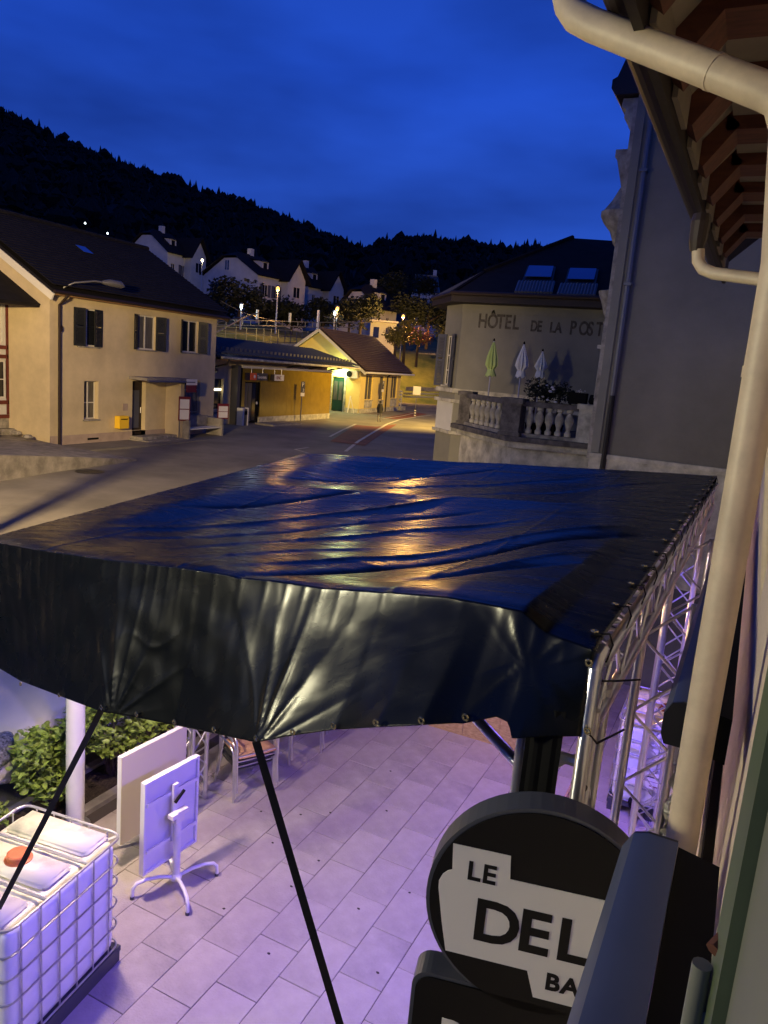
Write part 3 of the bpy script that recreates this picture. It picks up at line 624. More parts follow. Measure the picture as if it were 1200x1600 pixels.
for a, b in (((-.5, -.6, EZ-.6*s_-.06), (-.5, RT, RZ-.06)), ((-.5, DY+.6, EZ-.6*s_-.06), (-.5, RT, RZ-.06))): mb = MB(); mb.bar(a, b, .07, .2); part('barge_board', mb, 'frame_white', roof)
mb = MB(); mb.tube([(-.4, -.62, EZ-.38), (LY+1.9, -.62, EZ-.38)], .08, 8); part('gutter', mb, 'cream', roof)
mb = MB(); mb.tube([(6.9, -.6, 4.3), (6.3, -.3, 4.25), (5.95, -.08, 4.0), (5.95, -.08, 1.0)], .06, 8); part('drainpipe', mb, 'gutter', Yh)
FY = (Y0, UY)
t = fthing('air_conditioner', 'white air conditioning unit with round fan under the station eave beside the green door', 'air conditioner', FY)
mb = MB(); mb.box((-.4, .2, 3.75), (-.05, 1.15, 4.35)); part('case', mb, 'cream', t); mb = MB(); mb.lathe([(.25, 0), (.25, .02)], 16); o = part('fan_grille', mb, 'black', t, loc=(-.41, .85, 4.05)); o.rotation_euler = (0, -PI/2, 0)
t = fthing('tube_lamp', 'bright white tube lamp fixed over the green station door', 'lamp', FY)
mb = MB(); mb.box((-.5, 1.2, 4.47), (-.35, 2.2, 4.6), bev=.03); part('tube', mb, 'tube_light', t)
lamp('POINT', (-.6, 1.7, 4.2), 320, (.82, 1., .45), .3, parent=t)
psign(loc_of(FY, 3.7, -.5, .98), yaw(UY)-.1, 2.35, 0, 'dark parking sign with white P before the yellow station house windows')
t = fthing('folding_barrier', 'light wooden trestle leaning by the green station door', 'trestle', FY)
mb = MB(); mb.bar((-.5, .75, 1.), (-.35, .62, 2.35), .09); part('leg', mb, 'cream', t); mb = MB(); mb.bar((-.45, .2, 1.), (-.35, .6, 2.2), .04); part('leg', mb, 'cream', t)
t = fthing('white_railing', 'white steel steps and railing at the far end of the station house', 'railing', FY)
for z in (1.5, 1.95, 2.4, 2.7): mb = MB(); mb.bar((LY+.1, .3, z), (LY+1.5, .3, z), .06, .14); part('rail', mb, 'frame_white', t)
for x in (LY+.15, LY+1.5): mb = MB(); mb.bar((x, .3, 1), (x, .3, 2.75), .07); part('post', mb, 'frame_white', t)
mb = MB(); mb.box((LY+.05, -.2, .9), (LY+1.5, .2, 1.35)); part('plinth', mb, 'stone_light', t)
mb = MB(); mb.box((LY+1.1, -.6, 3.2), (LY+1.7, -.5, 3.9)); 
# ================================================================== bench, bus stop boards, road signs, person
F1 = (C1, U1)
t = fthing('bench', 'concrete sided bench with pale wooden seat against the yellow house', 'bench', F1)
for x in (6.95, 9.55): mb = MB(); mb.box((x-.06, -1.2, .86), (x+.06, -.25, 1.75), bev=.03); part('side', mb, 'concrete', t)
for i in range(3): mb = MB(); mb.box((7.03, -1.15+i*.2, 1.30), (9.48, -.98+i*.2, 1.35)); part('seat_slat', mb, 'cream', t)
for i in range(3): mb = MB(); mb.box((7.1+i*.8, -.36, 1.35), (7.86+i*.8, -.28, 1.85)); part('back_panel', mb, 'concrete', t)
def board(loc, rz, w, h, ztop, label, posts=(0,), m='white_sign'):
    t = thing('timetable_board', label, 'sign', loc, rz, 'bus timetable boards')
    for x in posts: mb = MB(); mb.tube([(x, .04, 0), (x, .04, ztop)], .03, 6); part('post', mb, 'zinc', t)
    mb = MB(); mb.box((-w/2, -.02, ztop-h), (w/2, .02, ztop)); part('frame', mb, 'red', t)
    mb = MB(); mb.box((-w/2+.05, -.028, ztop-h*.5), (w/2-.05, -.021, ztop-.12)); part('notice', mb, m, t); mb = MB(); mb.box((-w/2+.05, -.028, ztop-h+.06), (w/2-.05, -.021, ztop-h*.54)); part('notice', mb, m, t)
board(loc_of(F1, 6.85, -.95, .87), yaw(U1)-.5, .55, 1.1, 1.95, 'tall red framed timetable board by the porch of the yellow house', (-.2, .2))
board(loc_of(F1, 9.95, -.9, .9), yaw(U1)-.4, .62, .75, 1.55, 'small red framed timetable board on a post at the end of the bench', (0,))
t = fthing('hanging_sign', 'white and dark red sign board fixed to the edge of the porch canopy', 'sign', F1)
mb = MB(); mb.box((6.85, -1.06, 3.35), (7.6, -1.02, 3.62)); part('upper_panel', mb, 'white_sign', t); mb = MB(); mb.box((6.85, -1.06, 3.02), (7.55, -1.02, 3.35)); part('lower_panel', mb, 'red', t)
p = onroad(648, 650)
t = thing('road_sign', 'small white road sign on a thin pole with striped foot in the square', 'sign', p)
mb = MB(); mb.tube([(0, 0, .55), (0, 0, 2.2)], .035, 6); part('pole', mb, 'zinc', t)
for i in range(6): mb = MB(); mb.tube([(0, 0, i*.1), (0, 0, i*.1+.1)], .08, 8); part('band', mb, 'black' if i % 2 else 'white_sign', t)
mb = MB(); mb.box((-.32, -.06, 1.75), (.32, -.04, 2.45)); q = part('panel', mb, 'white_sign', t); t.rotation_euler = (0, 0, .3)
# person walking towards the station: one continuous skinned body
def person(loc, rz, hgt):
    t = thing('person', 'person in a dark jacket and grey trousers walking across the square', 'person', loc, rz)
    J = [((0, 0, .93), .11), ((0, .02, 1.12), .125), ((0, .03, 1.32), .15), ((0, .03, 1.47), .07), ((0, .05, 1.56), .055), ((0, .06, 1.66), .095), ((0, .06, 1.74), .07),
         ((.09, 0, .88), .10), ((.10, .12, .50), .065), ((.10, .02, .10), .045), ((.10, .14, .04), .04),
         ((-.09, 0, .88), .10), ((-.10, -.02, .48), .065), ((-.10, -.32, .16), .045), ((-.10, -.25, .06), .04),
         ((.17, .02, 1.40), .06), ((.23, -.04, 1.13), .048), ((.21, .05, .90), .038), ((.20, .08, .82), .035),
         ((-.17, .02, 1.40), .06), ((-.23, .04, 1.13), .048), ((-.20, .16, .92), .038), ((-.19, .19, .85), .035)]
    E_ = [(0, 1), (1, 2), (2, 3), (3, 4), (4, 5), (5, 6), (0, 7), (7, 8), (8, 9), (9, 10), (0, 11), (11, 12), (12, 13), (13, 14), (2, 15), (15, 16), (16, 17), (17, 18), (2, 19), (19, 20), (20, 21), (21, 22)]
    me = bpy.data.meshes.new('body'); me.from_pydata([j[0] for j in J], E_, []); o = link('body', me, None)
    md = o.modifiers.new('skin', 'SKIN'); 
    for i, j in enumerate(J): me.skin_vertices[0].data[i].radius = (j[1], j[1])
    me.skin_vertices[0].data[0].use_root = True
    o.modifiers.new('sub', 'SUBSURF').levels = 1
    m2 = bpy.data.meshes.new_from_object(o.evaluated_get(bpy.context.evaluated_depsgraph_get())); bpy.data.objects.remove(o)
    m2.materials.clear()
    for k in ('coat_dark', 'jeans', 'skin'): m2.materials.append(K[k])
    for pg in m2.polygons:
        z = pg.center.z; pg.material_index = 1 if z < .84 and abs(pg.center.x) < .17 else (2 if z > 1.52 else 0); pg.use_smooth = True
    b = link('body', m2, t); b.scale = (hgt/1.8,)*3
    mb = MB(); mb.lathe([(.02, -.02), (.105, .03), (.115, .10), (.085, .17), (.02, .2)], 10); h = part('hair', mb, 'coat_dark', b, True, loc=(0, .04, 1.59))
    mb = MB(); mb.lathe([(.21, 0), (.22, .1), (.17, .6), (.19, .7), (.10, .78)], 10); j = part('jacket', mb, 'coat_dark', b, True, loc=(0, .02, .78)); j.scale = (1., .75, 1.)
p = onroad(592, 660); person((p[0], p[1], p[2]-.01), .5, 1.53)
# ================================================================== hotel
Hh = thing('hotel', 'old grey rendered hotel with painted name, stone balcony and dark tiled roof', 'hotel', (-3.22, 17.5, 0))
hx, hyy = -3.22, 17.5
def hl(p): return (p[0]-hx, p[1]-hyy, p[2])
# main block (local: x right, y back)
mb = MB(); mb.add([(0, 0, 3.43), (14, 0, 3.43), (14, 0, 15), (0, 0, 15)], [(0, 1, 2, 3)]); part('side_wall', mb, 'plaster_grey', Hh)
mb = MB(); mb.box((-.06, -.06, -.2), (14, .0, 3.40)); mb.box((-.06, -.1, 3.34), (14, -.0, 3.44)); part('plinth', mb, 'stone_light', Hh)
mb = MB(); mb.add([(0, 0, -.2), (0, 14, -.2), (0, 14, 12), (0, 0, 12)], [(3, 2, 1, 0)]); part('front_wall', mb, 'plaster_hotel', Hh)
mb = MB(); mb.box((-.05, -.035, 3.45), (.13, .35, 11.2)); part('corner_pilaster', mb, 'plaster_hotel', Hh)
mb = MB(); mb.box((-.14, .02, 3.3), (-.02, .45, 10.9)); part('pilaster', mb, 'stone', Hh)
mb = MB(); mb.tube([(.27, -.09, 10.4), (.27, -.09, 4.75)], .06, 8); mb.mi = 1; mb.tube([(.27, -.09, 4.75), (.265, -.09, 1.)], .06, 8); dp = part('drainpipe', mb, ['zinc', 'black_metal'], Hh)
for z in (9.4, 7.1): mb = MB(); mb.box((.19, -.17, z), (.35, -.0, z+.06)); part('bracket', mb, 'zinc', dp)
# carved pieces seen in profile on the street side
def carve(prof, y0, y1, m='stone', name='cornice'):   # prof in (outward, z)
    mb = MB(); mb.prism(prof, y1-y0, lambda a, b, t: (-a, t, b), t0=y0); return part(name, mb, m, Hh)
carve([(0, 10.93), (.38, 10.93), (.40, 10.77), (.30, 10.72), (.32, 10.55), (.24, 10.5), (.20, 10.35), (0, 10.27)][::-1], .1, 1.4, 'stone_light')
carve([(0, 10.95), (.52, 10.95), (.62, 11.08), (.62, 11.25), (.52, 11.3), (.3, 11.9), (0, 12.1)], -.1, 6, 'gutter', 'eave')
carve([(0, 9.95), (.42, 9.95), (.42, 9.80), (.38, 9.78), (.14, 8.95), (0, 8.9)][::-1], .2, 1.0, 'stone')
mb = MB(); mb.lathe([(.05, -.55), (.12, -.45), (.22, -.2), (.38, -.02), (.46, .12), (.46, .2), (.40, .24), (.25, .45), (.10, .75)], 16); part('console', mb, 'stone', Hh, True, loc=(-.15, .45, 8.5))
mb = MB(); mb.lathe([(.08, -.5), (.13, -.42), (.20, -.2), (.28, -.02), (.30, .06), (.1, .1)], 14); part('capital', mb, 'stone', Hh, True, loc=(-.12, .35, 6.95))
mb = MB(); mb.lathe([(.12, 0), (.11, 1.6), (.14, 1.7)], 12); part('half_column', mb, 'stone', Hh, True, loc=(-.1, .35, 4.65))
mb = MB(); mb.box((-.24, .1, 5.75), (.0, .6, 5.83)); part('cornice', mb, 'stone_light', Hh)
# wing with painted name
Wy = 24.; w0 = hl((-3.6, Wy, 0)); wl = onY(722, 500, Wy)[0]; w2 = onY(697, 500, 24.9)[0]
L_ = -3.22-wl
fW = lambda a, b, c: (wl-hx+a, Wy-hyy+b, c)
mb = MB(); mb.wall(0, L_, -.2, 7.55, f=fW); part('wing_wall', mb, 'plaster_hotel', Hh)
cl = math.hypot(wl-w2, .9); ux_, uy_ = (wl-w2)/cl, -.9/cl
fC = lambda a, b, c: (w2-hx+a*ux_-b*uy_, 24.9-hyy+a*uy_+b*ux_, c)
mb = MB(); mb.wall(0, cl, -.2, 7.55, [(.28, .72, 4.5, 6.15)], f=fC, dep=.16); part('wing_wall', mb, 'plaster_hotel', Hh)
mb = MB(); mb.add([(w2-hx, 24.9-hyy, -.2), (w2-hx, 34-hyy, -.2), (w2-hx, 34-hyy, 7.5), (w2-hx, 24.9-hyy, 7.5)], [(3, 2, 1, 0)]); part('wing_wall', mb, 'plaster_hotel', Hh)
window(Hh, .28, .72, 4.5, 6.15, f=fC, dep=.05, mull=1, rail=(5., 5.5), fw=.04, sill='stone_light')
shutter(Hh, .27, .42, 4.45, 6.2, 160, f=fC, m='shutter_blue'); shutter(Hh, .73, -.42, 4.45, 6.2, 165, f=fC, m='shutter_blue')
def bel(z0, z1, o_, m, name='string_course'):
    mb = MB()
    for f, a, b in ((fC, -.06, cl+.03), (fW, 0, L_)):
        mb.hexa([f(a, -o_, z0), f(b, -o_, z0), f(b, 0, z0), f(a, 0, z0), f(a, -o_, z1), f(b, -o_, z1), f(b, 0, z1), f(a, 0, z1)])
    part(name, mb, m, Hh)
bel(4.28, 4.42, .12, 'stone_light'); bel(3.95, 4.06, .14, 'stone_light'); bel(2.9, 3.0, .12, 'stone_light')
mb = MB(); q = [fC(0, -.04, 3.0), fC(cl, -.04, 3.0), fC(cl, -.04, 3.94), fC(0, -.04, 3.94)]; mb.slab(q, .03); part('apron', mb, 'plaster_white', Hh)
# eave and roof of the wing
ez = 7.42; ov = .75
P_ = [hl(onY(690, 462, 24.3)), fC(0, -ov, ez), (wl-hx-.2, Wy-hyy-ov, ez), (2, Wy-hyy-ov, ez)]
xL = w2-hx-ov; yF = Wy-hyy-ov; yB = 34-hyy
A0 = (xL, 25.3-hyy, ez); A1 = (wl-hx-.15, yF, ez); A2 = (3., yF, ez); top = hl(onY(895, 372, 29.)); topL = hl(onY(757, 425, 25.6))
mb = MB()
mb.add([A0, A1, A2, (3., top[1], top[2]-.4), top, topL, (xL, yB, ez), (top[0], yB+1, ez)], [(0, 1, 5), (1, 2, 3, 4, 5), (0, 5, 4, 7, 6)])
roof = part('wing_roof', mb, 'tile_dark', Hh)
mb = MB(); mb.prism([A0[:2], A1[:2], A2[:2], (3., yF+1.5), (xL, yB)][::1], .22, t0=ez-.26); part('eave_box', mb, 'wood_dark', roof)
mb = MB(); mb.tube([(A0[0], A0[1], ez), (A1[0], A1[1]-.05, ez), (A2[0], A2[1]-.05, ez)], .07, 8); part('gutter', mb, 'gutter', roof)
n_ = (Vector(A2)-Vector(A1)).cross(Vector(top)-Vector(A1)).normalized()
def onroof(px, py, off=0.):
    d = Vector(ray(px, py)); o = Vector((-hx, -hyy, H)); t_ = (Vector(A1)-o).dot(n_)/d.dot(n_); return o+d*t_+n_*off
for q in (((820, 436), (861, 437), (865, 420), (827, 419)), ((886, 440), (928, 441), (932, 424), (891, 423))):
    ctr = (sum(a for a, b in q)/4, sum(b for a, b in q)/4)
    mb = MB(); mb.slab([onroof(ctr[0]+(a-ctr[0])*1.16, ctr[1]+(b-ctr[1])*1.3, .02) for a, b in q], .07); k = part('skylight', mb, 'black_metal', roof)
    mb = MB(); mb.slab([onroof(a, b, .095) for a, b in q], .02); part('pane', mb, 'skylight', k)
    a0 = onroof(q[0][0]-8, q[0][1]+5); a1 = onroof(q[1][0]+4, q[1][1]+5); b0 = onroof(q[0][0]-14, q[0][1]+22)
    for i in range(12):
        s0 = a0.lerp(a1, i/11); mb = MB(); mb.tube([s0+n_*.03, s0+(b0-a0)+n_*.03], .05, 5); part('pantile_row', mb, 'zinc', roof)
mb = MB(); mb.tube([Vector(top)+Vector((0, 0, .03)), Vector(topL)+Vector((0, 0, .03))], .08, 6); mb.tube([A1, topL], .07, 6); mb.tube([A0, topL], .07, 6); part('hip_tiles', mb, 'tile_dark', roof)
for i in range(5):
    f0 = (i+.5)/5; p0 = Vector(A0).lerp(Vector(A1), f0); mb = MB(); mb.tube([p0+Vector((0, 0, .02)), Vector(topL)+Vector((0, 0, .02))], .035, 5); part('roof_seam', mb, 'zinc', roof)
mb = MB(); mb.hexa([fW(-.02, -.02, 6.9), fW(L_, -.02, 6.9), fW(L_, .0, 6.9), fW(-.02, .0, 6.9), fW(-.02, -.02, 7.2), fW(L_, -.02, 7.2), fW(L_, 0, 7.2), fW(-.02, 0, 7.2)]); part('frieze', mb, 'plaster_hotel', Hh)
# painted name
pa = onY(746, 510, Wy-.01); 
def hword(body, px0, py0, px1, size):
    a = onY(px0, py0, Wy-.012); o = letters(body, size, 'faded_paint', Hh, (a[0]-hx, a[1]-hyy, a[2]), (1, 0, 0), (0, 0, 1), off=.012, ext=.008, sx_=(onY(px1, py0, Wy)[0]-a[0])/(len(body)*size*.7))
    return o
hword('HÔTEL', 746, 511, 818, .62); hword('DE', 828, 517, 849, .46); hword('LA', 858, 519, 880, .44); hword('POSTE', 889, 522, 958, .58)
mb = MB(); mb.hexa([fW(.4, -.35, 6.02), fW(1.2, -.35, 6.02), fW(1.2, 0, 6.02), fW(.4, 0, 6.02), fW(.4, -.35, 6.1), fW(1.2, -.35, 6.1), fW(1.2, 0, 6.1), fW(.4, 0, 6.1)]) if 0 else None
# balcony
zf = 3.45; Rr = (-3.95, 19.95); Pp = (-5.75, 19.45); Ll = (-7.85, 21.6)
bal = [hl((*q, 0))[:2] for q in (Rr, Pp, Ll)]
mb = MB(); poly = [(bal[0][0]+.3, bal[0][1]-.35), (bal[1][0]-.05, bal[1][1]-.38), (bal[2][0]-.4, bal[2][1]-.15), (bal[2][0]-.35, Wy-hyy), (0.0, Wy-hyy)]
mb.prism(poly, .13, t0=zf-.13); bs = part('balcony_slab', mb, 'stone_dark', Hh)
p2 = [(a*.97, b+.12) for a, b in poly[:3]]+poly[3:]; mb = MB(); mb.prism(p2, .16, t0=zf-.292); part('balcony_cornice', mb, 'stone_light', Hh)
p2 = [(a*.95, b+.3) for a, b in poly[:3]]+poly[3:]; mb = MB(); mb.prism(p2, 3., t0=.2); part('balcony_base', mb, 'stone_light', Hh)
bp = [(.055, 0), (.075, .02), (.075, .10), (.05, .13), (.045, .18), (.085, .34), (.10, .42), (.085, .50), (.05, .58), (.045, .61), (.07, .64), (.07, .70)]
mb = MB(); mb.lathe([(r_*1.2, z) for r_, z in bp], 12); b0 = part('baluster', mb, 'stone_light', Hh, True)
def bal_row(a, b, n, ends=.28):
    d = Vector((b[0]-a[0], b[1]-a[1], 0)); L = d.length; d.normalize()
    for i in range(n):
        p = Vector((a[0], a[1], zf+.09))+d*(ends+(L-2*ends)*(i+.5)/n)
        o = b0 if b0.get('used') is None else b0.copy()
        if o is not b0: COL.objects.link(o); o.parent = Hh
        b0['used'] = 1; o.location = p
    mb = MB(); mb.bar((a[0], a[1], zf+.86), (b[0], b[1], zf+.86), .24, .13); part('handrail', mb, 'stone_dark', Hh)
    mb = MB(); mb.bar((a[0], a[1], zf+.045), (b[0], b[1], zf+.045), .24, .09); part('base_rail', mb, 'stone', Hh)
bal_row(bal[0], bal[1], 5, .3); bal_row(bal[1], bal[2], 7, .32)
del b0['used']
for c, w, m_ in ((bal[0], .36, 'stone_light'), (bal[1], .5, 'stone_dark'), (bal[2], .36, 'stone_dark')):
    mb = MB(); mb.box((c[0]-w/2, c[1]-w/2, zf+.1), (c[0]+w/2, c[1]+w/2, zf+.85)); mb.box((c[0]-w/2-.04, c[1]-w/2-.04, zf+.004), (c[0]+w/2+.04, c[1]+w/2+.04, zf+.1)); mb.box((c[0]-w/2-.05, c[1]-w/2-.05, zf+.85), (c[0]+w/2+.05, c[1]+w/2+.05, zf+.98)); part('pier', mb, m_, Hh)
# parasols on the balcony
def parasol(px, ptop, pbot, Y, m, label):
    a = onY(px, ptop, Y); b = onY(px-1, pbot, Y); hgt = a[2]-zf; zb = b[2]-zf
    t = thing('parasol', label, 'parasol', (a[0], Y, zf), 0, 'closed parasols on the hotel balcony')
    mb = MB(); mb.tube([(0, 0, 0), (0, 0, hgt)], .022, 8); part('pole', mb, 'alu_matt', t)
    mb = MB(); mb.lathe([(.22, 0), (.22, .06), (.03, .08)], 12); part('base', mb, 'black_metal', t)
    n = 20; vs = []; zz = [zb, zb+.12, zb+.2, zb+.32, zb+(hgt-zb)*.55, hgt-.15, hgt-.02]; rr = [.16, .13, .10, .17, .13, .06, .02]
    for z, r_ in zip(zz, rr):
        for k in range(n): q = r_*(1+.28*math.cos(k*PI+z*3) if 1 else 1); th = 2*PI*k/n; vs.append((q*math.cos(th), q*math.sin(th), z+(.04*math.sin(k*2.1) if z == zb else 0)))
    mb = MB(); mb.add(vs, [(i*n+k, i*n+(k+1) % n, (i+1)*n+(k+1) % n, (i+1)*n+k) for i in range(len(zz)-1) for k in range(n)]); part('canopy', mb, m, t, True)
    mb = MB(); mb.lathe([(.02, 0), (.035, .03), (.01, .08)], 8); part('finial', mb, 'black', t, loc=(0, 0, hgt))
parasol(772, 533, 588, 21.9, 'parasol_green', 'closed lime green parasol, leftmost of three on the hotel balcony')
parasol(819, 538, 590, 21.6, 'parasol_white', 'closed white parasol in the middle of the hotel balcony')
parasol(848, 549, 590, 23.2, 'parasol_white', 'closed white parasol at the back of the balcony beside the bushy plants')
# leafy plants helper
def foliage(n, shape, size, zmin=0.):
    vs = []; fs = []
    for i in range(n):
        p = Vector(shape()); s_ = size*random.uniform(.55, 1.25); e = Euler((random.uniform(-1., 1.), random.uniform(-1., 1.), random.uniform(0, 6.3))); mt = e.to_matrix(); o = len(vs)
        vs += [tuple(p+mt@Vector(q)*s_) for q in ((0, 0, 0), (.30, .38, .05), (0, 1, -.02), (-.30, .38, .05), (0, .45, -.09))]
        fs += [(o, o+1, o+4), (o+1, o+2, o+4), (o+2, o+3, o+4), (o+3, o, o+4)]
    mb = MB(); mb.add(vs, fs); return mb
def blob(c, r, shell=.5):
    def f():
        d = Vector((random.gauss(0, 1), random.gauss(0, 1), random.gauss(0, 1))).normalized(); k = (shell+(1-shell)*random.random())
        return (c[0]+d.x*r[0]*k, c[1]+d.y*r[1]*k, c[2]+d.z*r[2]*k)
    return f
def potted(px, py, Y, w, h, label, m='leaf_dark', flowers=0, pot=True):
    a = onY(px, py, Y)
    t = thing('potted_plant', label, 'plant', (a[0], Y, zf+.02), 0, 'potted plants on the hotel balcony')
    if pot: mb = MB(); mb.lathe([(.14, 0), (.2, .3), (.22, .34), (.19, .34)], 12); part('pot', mb, 'black', t)
    zc = .98+h*.35; part('foliage', foliage(420, blob((0, 0, zc), (w/2, .22, h/2), .2), .09), m, t)
    mb = MB(); mb.tube([(0, 0, .3), (0, 0, zc)], .03, 6); part('stem', mb, 'bark', t)
    for i in range(flowers):
        mb = MB(); mb.lathe([(.02, -.02), (.05, 0), (.03, .03)], 7); part('flower', mb, 'petal', t, loc=(random.uniform(-w/2, w/2), -.25, zc+random.uniform(-h/2, h/4)))
potted(838, 610, 19.9, .75, .7, 'dense dark bush in a pot behind the balcony pier')
potted(855, 612, 20.2, .5, .45, 'dark potted bush with white flowers on the hotel balcony', flowers=5)
potted(876, 606, 20.2, .65, .62, 'dark potted bush with a few white flowers left of the planter box', flowers=4)
potted(896, 592, 20.4, .2, .35, 'small upright agave like plant at the right of the balcony', pot=False)
t = thing('planter_box', 'dark square planter box on the hotel balcony handrail end', 'planter', hl((0, 0, 0))); a = onY(908, 622, 20.3); t.location = (a[0], 20.3, zf+.95)
mb = MB(); mb.box((-.3, -.15, 0), (.15, .15, .3)); part('box', mb, 'black', t); mb = MB(); mb.lathe([(.1, 0), (.16, .1), (.12, .28)], 10); part('jug', mb, 'black', t, loc=(.35, 0, 0)); part('foliage', foliage(40, blob((-.05, 0, .34), (.15, .1, .05), .2), .05), 'petal', t)
# ================================================================== houses on the hillside
def hill_house(label, px, py, D, ang, w, l, hw, hr, wins_g, wins_s, roofm='tile_dark', dormer=True, hip=.25, sunk=5, wall='plaster_white', cross=False):
    """near corner (gable end / long side) placed at photo point px,py (eave height); ang = direction of the long side"""
    c = atD(px, py, D); base = c[2]-hw
    t = thing('hill_house', label, 'house', (c[0], c[1], base), math.radians(ang))
    # local: x along long side away from the corner, y along gable wall away from the corner (to the left)
    mb = MB(); mb.wall(0, l, -sunk, hw, [tuple(q) for q in wins_s], dep=.15); part('wall', mb, wall, t); mb = MB(); mb.wall(0, l, -sunk, hw, f=lambda a, b, c_: (a, w, c_)); part('rear_wall', mb, wall, t)
    g = lambda a, b, c_: (b, w-a, c_); gk = hr*hip; k = w/2*(hip)
    mb = MB(); mb.wall(0, w, -sunk, hw, [tuple(q) for q in wins_g if q[3] < hw], f=g, dep=.15)
    mb.add([(0, 0, hw), (0, w, hw), (0, w/2+k, hw+hr-gk), (0, w/2-k, hw+hr-gk)], [(0, 1, 2, 3)]); part('gable_wall', mb, wall, t)
    mb = MB(); mb.add([(l, 0, -sunk), (l, w, -sunk), (l, w, hw), (l, w/2, hw+hr), (l, 0, hw)], [(4, 3, 2, 1, 0)]); part('gable_wall', mb, wall, t)
    s_ = hr/(w/2); o_ = .5; mb = MB(); zt = hw+hr+.1; e0 = hw-o_*s_*.5+.1
    e_ = [(-.5, -o_, e0), (l+.5, -o_, e0), (l+.5, w/2, zt), (1.3 if hip else -.5, w/2, zt), (-.5, w/2-k-.05, hw+hr-gk+.1)]
    mb.prism([(0, 0)]*0 or [(i, 0) for i in range(5)], 1, lambda a, b, q: tuple(np.array(e_[int(a)])+np.array([0, 0, .14*q])))
    f_ = [(p[0], w-p[1], p[2]) for p in e_][::-1]
    mb.prism([(i, 0) for i in range(5)], 1, lambda a, b, q: tuple(np.array(f_[int(a)])+np.array([0, 0, .14*q])))
    if hip: mb.slab([e_[4], e_[3], e_[3], f_[0]], .12) if 0 else mb.add([tuple(np.array(e_[4])+[0, 0, .14]), tuple(np.array(e_[3])+[0, 0, .14]), (-.5, w/2+k+.05, hw+hr-gk+.24)], [(0, 1, 2)])
    rf = part('roof', mb, roofm, t)
    mb = MB(); mb.box((l*.6, w/2-.35, hw+hr-.4), (l*.6+.6, w/2+.35, hw+hr+1.)); part('chimney', mb, 'plaster_white', rf)
    if dormer:
        x = l*.42; y = w*.16; z = hw+y*s_
        mb = MB(); mb.box((x, y, z), (x+1.3, y+1.6, z+1.25)); dm = part('dormer', mb, 'frame_white', rf); mb = MB(); mb.slab([(x-.15, y-.2, z+1.2), (x+1.45, y-.2, z+1.2), (x+1.45, y+2.2, z+1.6), (x-.15, y+2.2, z+1.6)], .08); part('dormer_roof', mb, roofm, dm)
        mb = MB(); mb.box((x+.3, y-.02, z+.3), (x+1.0, y-.005, z+1.05)); part('pane', mb, 'glass', dm)
    for q in wins_s: window(t, *q, dep=.08, mull=1, fw=.07, sill=None)
    for q in wins_g:
        if q[3] < hw: window(t, *q, f=g, dep=.08, mull=1, fw=.07, sill=None)
        else: window(t, *q, f=g, y=-.06, dep=0., mull=1, fw=.07, sill=None)
    for q in [w_ for w_ in wins_s if w_[1]-w_[0] > .8]:
        for a in (q[0]-.5, q[1]+.02): mb = MB(); mb.box((a, -.06, q[2]), (a+.48, -.01, q[3])); part('shutter', mb, 'shutter_blue', t)
    for q in wins_g[:1]:
        for a in (q[0]-.55, q[1]+.02): mb = MB(); mb.hexa([g(*p) for p in ((a, -.06, q[2]), (a+.53, -.06, q[2]), (a+.53, -.01, q[2]), (a, -.01, q[2]), (a, -.06, q[3]), (a+.53, -.06, q[3]), (a+.53, -.01, q[3]), (a, -.01, q[3]))]); part('shutter', mb, 'shutter_blue', t)
    if cross:
        x0 = l*.82; mb = MB(); mb.box((x0, -1.2, -sunk), (l+2.6, 3, hw+.3)); mb.add([(x0, -1.2, hw+.3), (l+2.6, -1.2, hw+.3), ((x0+l+2.6)/2, -1.2, hw+2.7), (x0, 3, hw+.3), (l+2.6, 3, hw+.3), ((x0+l+2.6)/2, 3, hw+2.7)], [(0, 1, 2), (5, 4, 3)]); part('cross_wing', mb, wall, t)
        xm = (x0+l+2.6)/2; mb = MB(); mb.slab([(x0-.5, -1.9, hw-.3), (xm, -1.9, hw+2.85), (xm, 3.5, hw+2.85), (x0-.5, 3.5, hw-.3)], -.14); mb.slab([(xm, -1.9, hw+2.85), (l+3.1, -1.9, hw-.3), (l+3.1, 3.5, hw-.3), (xm, 3.5, hw+2.85)], -.14); part('cross_roof', mb, roofm, t)
        window(t, xm-.7, xm+.7, hw-2.2, hw-.7, y=-1.26, dep=0., fw=.07, sill=None)
    return t
hill_house('large pale house with clipped gable and blue shutters on the slope behind the yellow house', 403, 430, 105, 82, 10.2, 5.6, 5.6, 3.0,
    [(1.9, 3.2, 3.0, 4.7), (4.0, 4.9, 6.2, 7.6), (5.4, 6.8, 1.1, 2.4), (1.7, 3.1, .5, 1.7), (5.4, 6.8, 3.0, 4.6)], [(1.0, 2.0, 3.0, 4.6), (3.2, 4.3, 3.0, 4.6), (1.0, 2.0, .2, 1.7)], cross=True, sunk=7)
hill_house('pale blue white house with flared dark roof right of the large clipped gable house', 482, 448, 118, 78, 7.0, 4.0, 5.2, 3.2, [(2., 3.4, 2.2, 3.2)], [(.9, 1.6, 2.6, 4.2), (2.6, 3.3, 2.6, 4.2)], cross=True, sunk=7, hip=.3)
hill_house('white house with lit porch and dormer above the station roof', 586, 482, 100, 74, 6.6, 4.2, 5.0, 3.0, [], [(.5, 1.0, 2.9, 3.9), (2.3, 2.9, 2.6, 4.1), (.8, 1.4, .2, 1.5), (2.3, 3.0, .1, 1.5)], sunk=6, hip=.3)
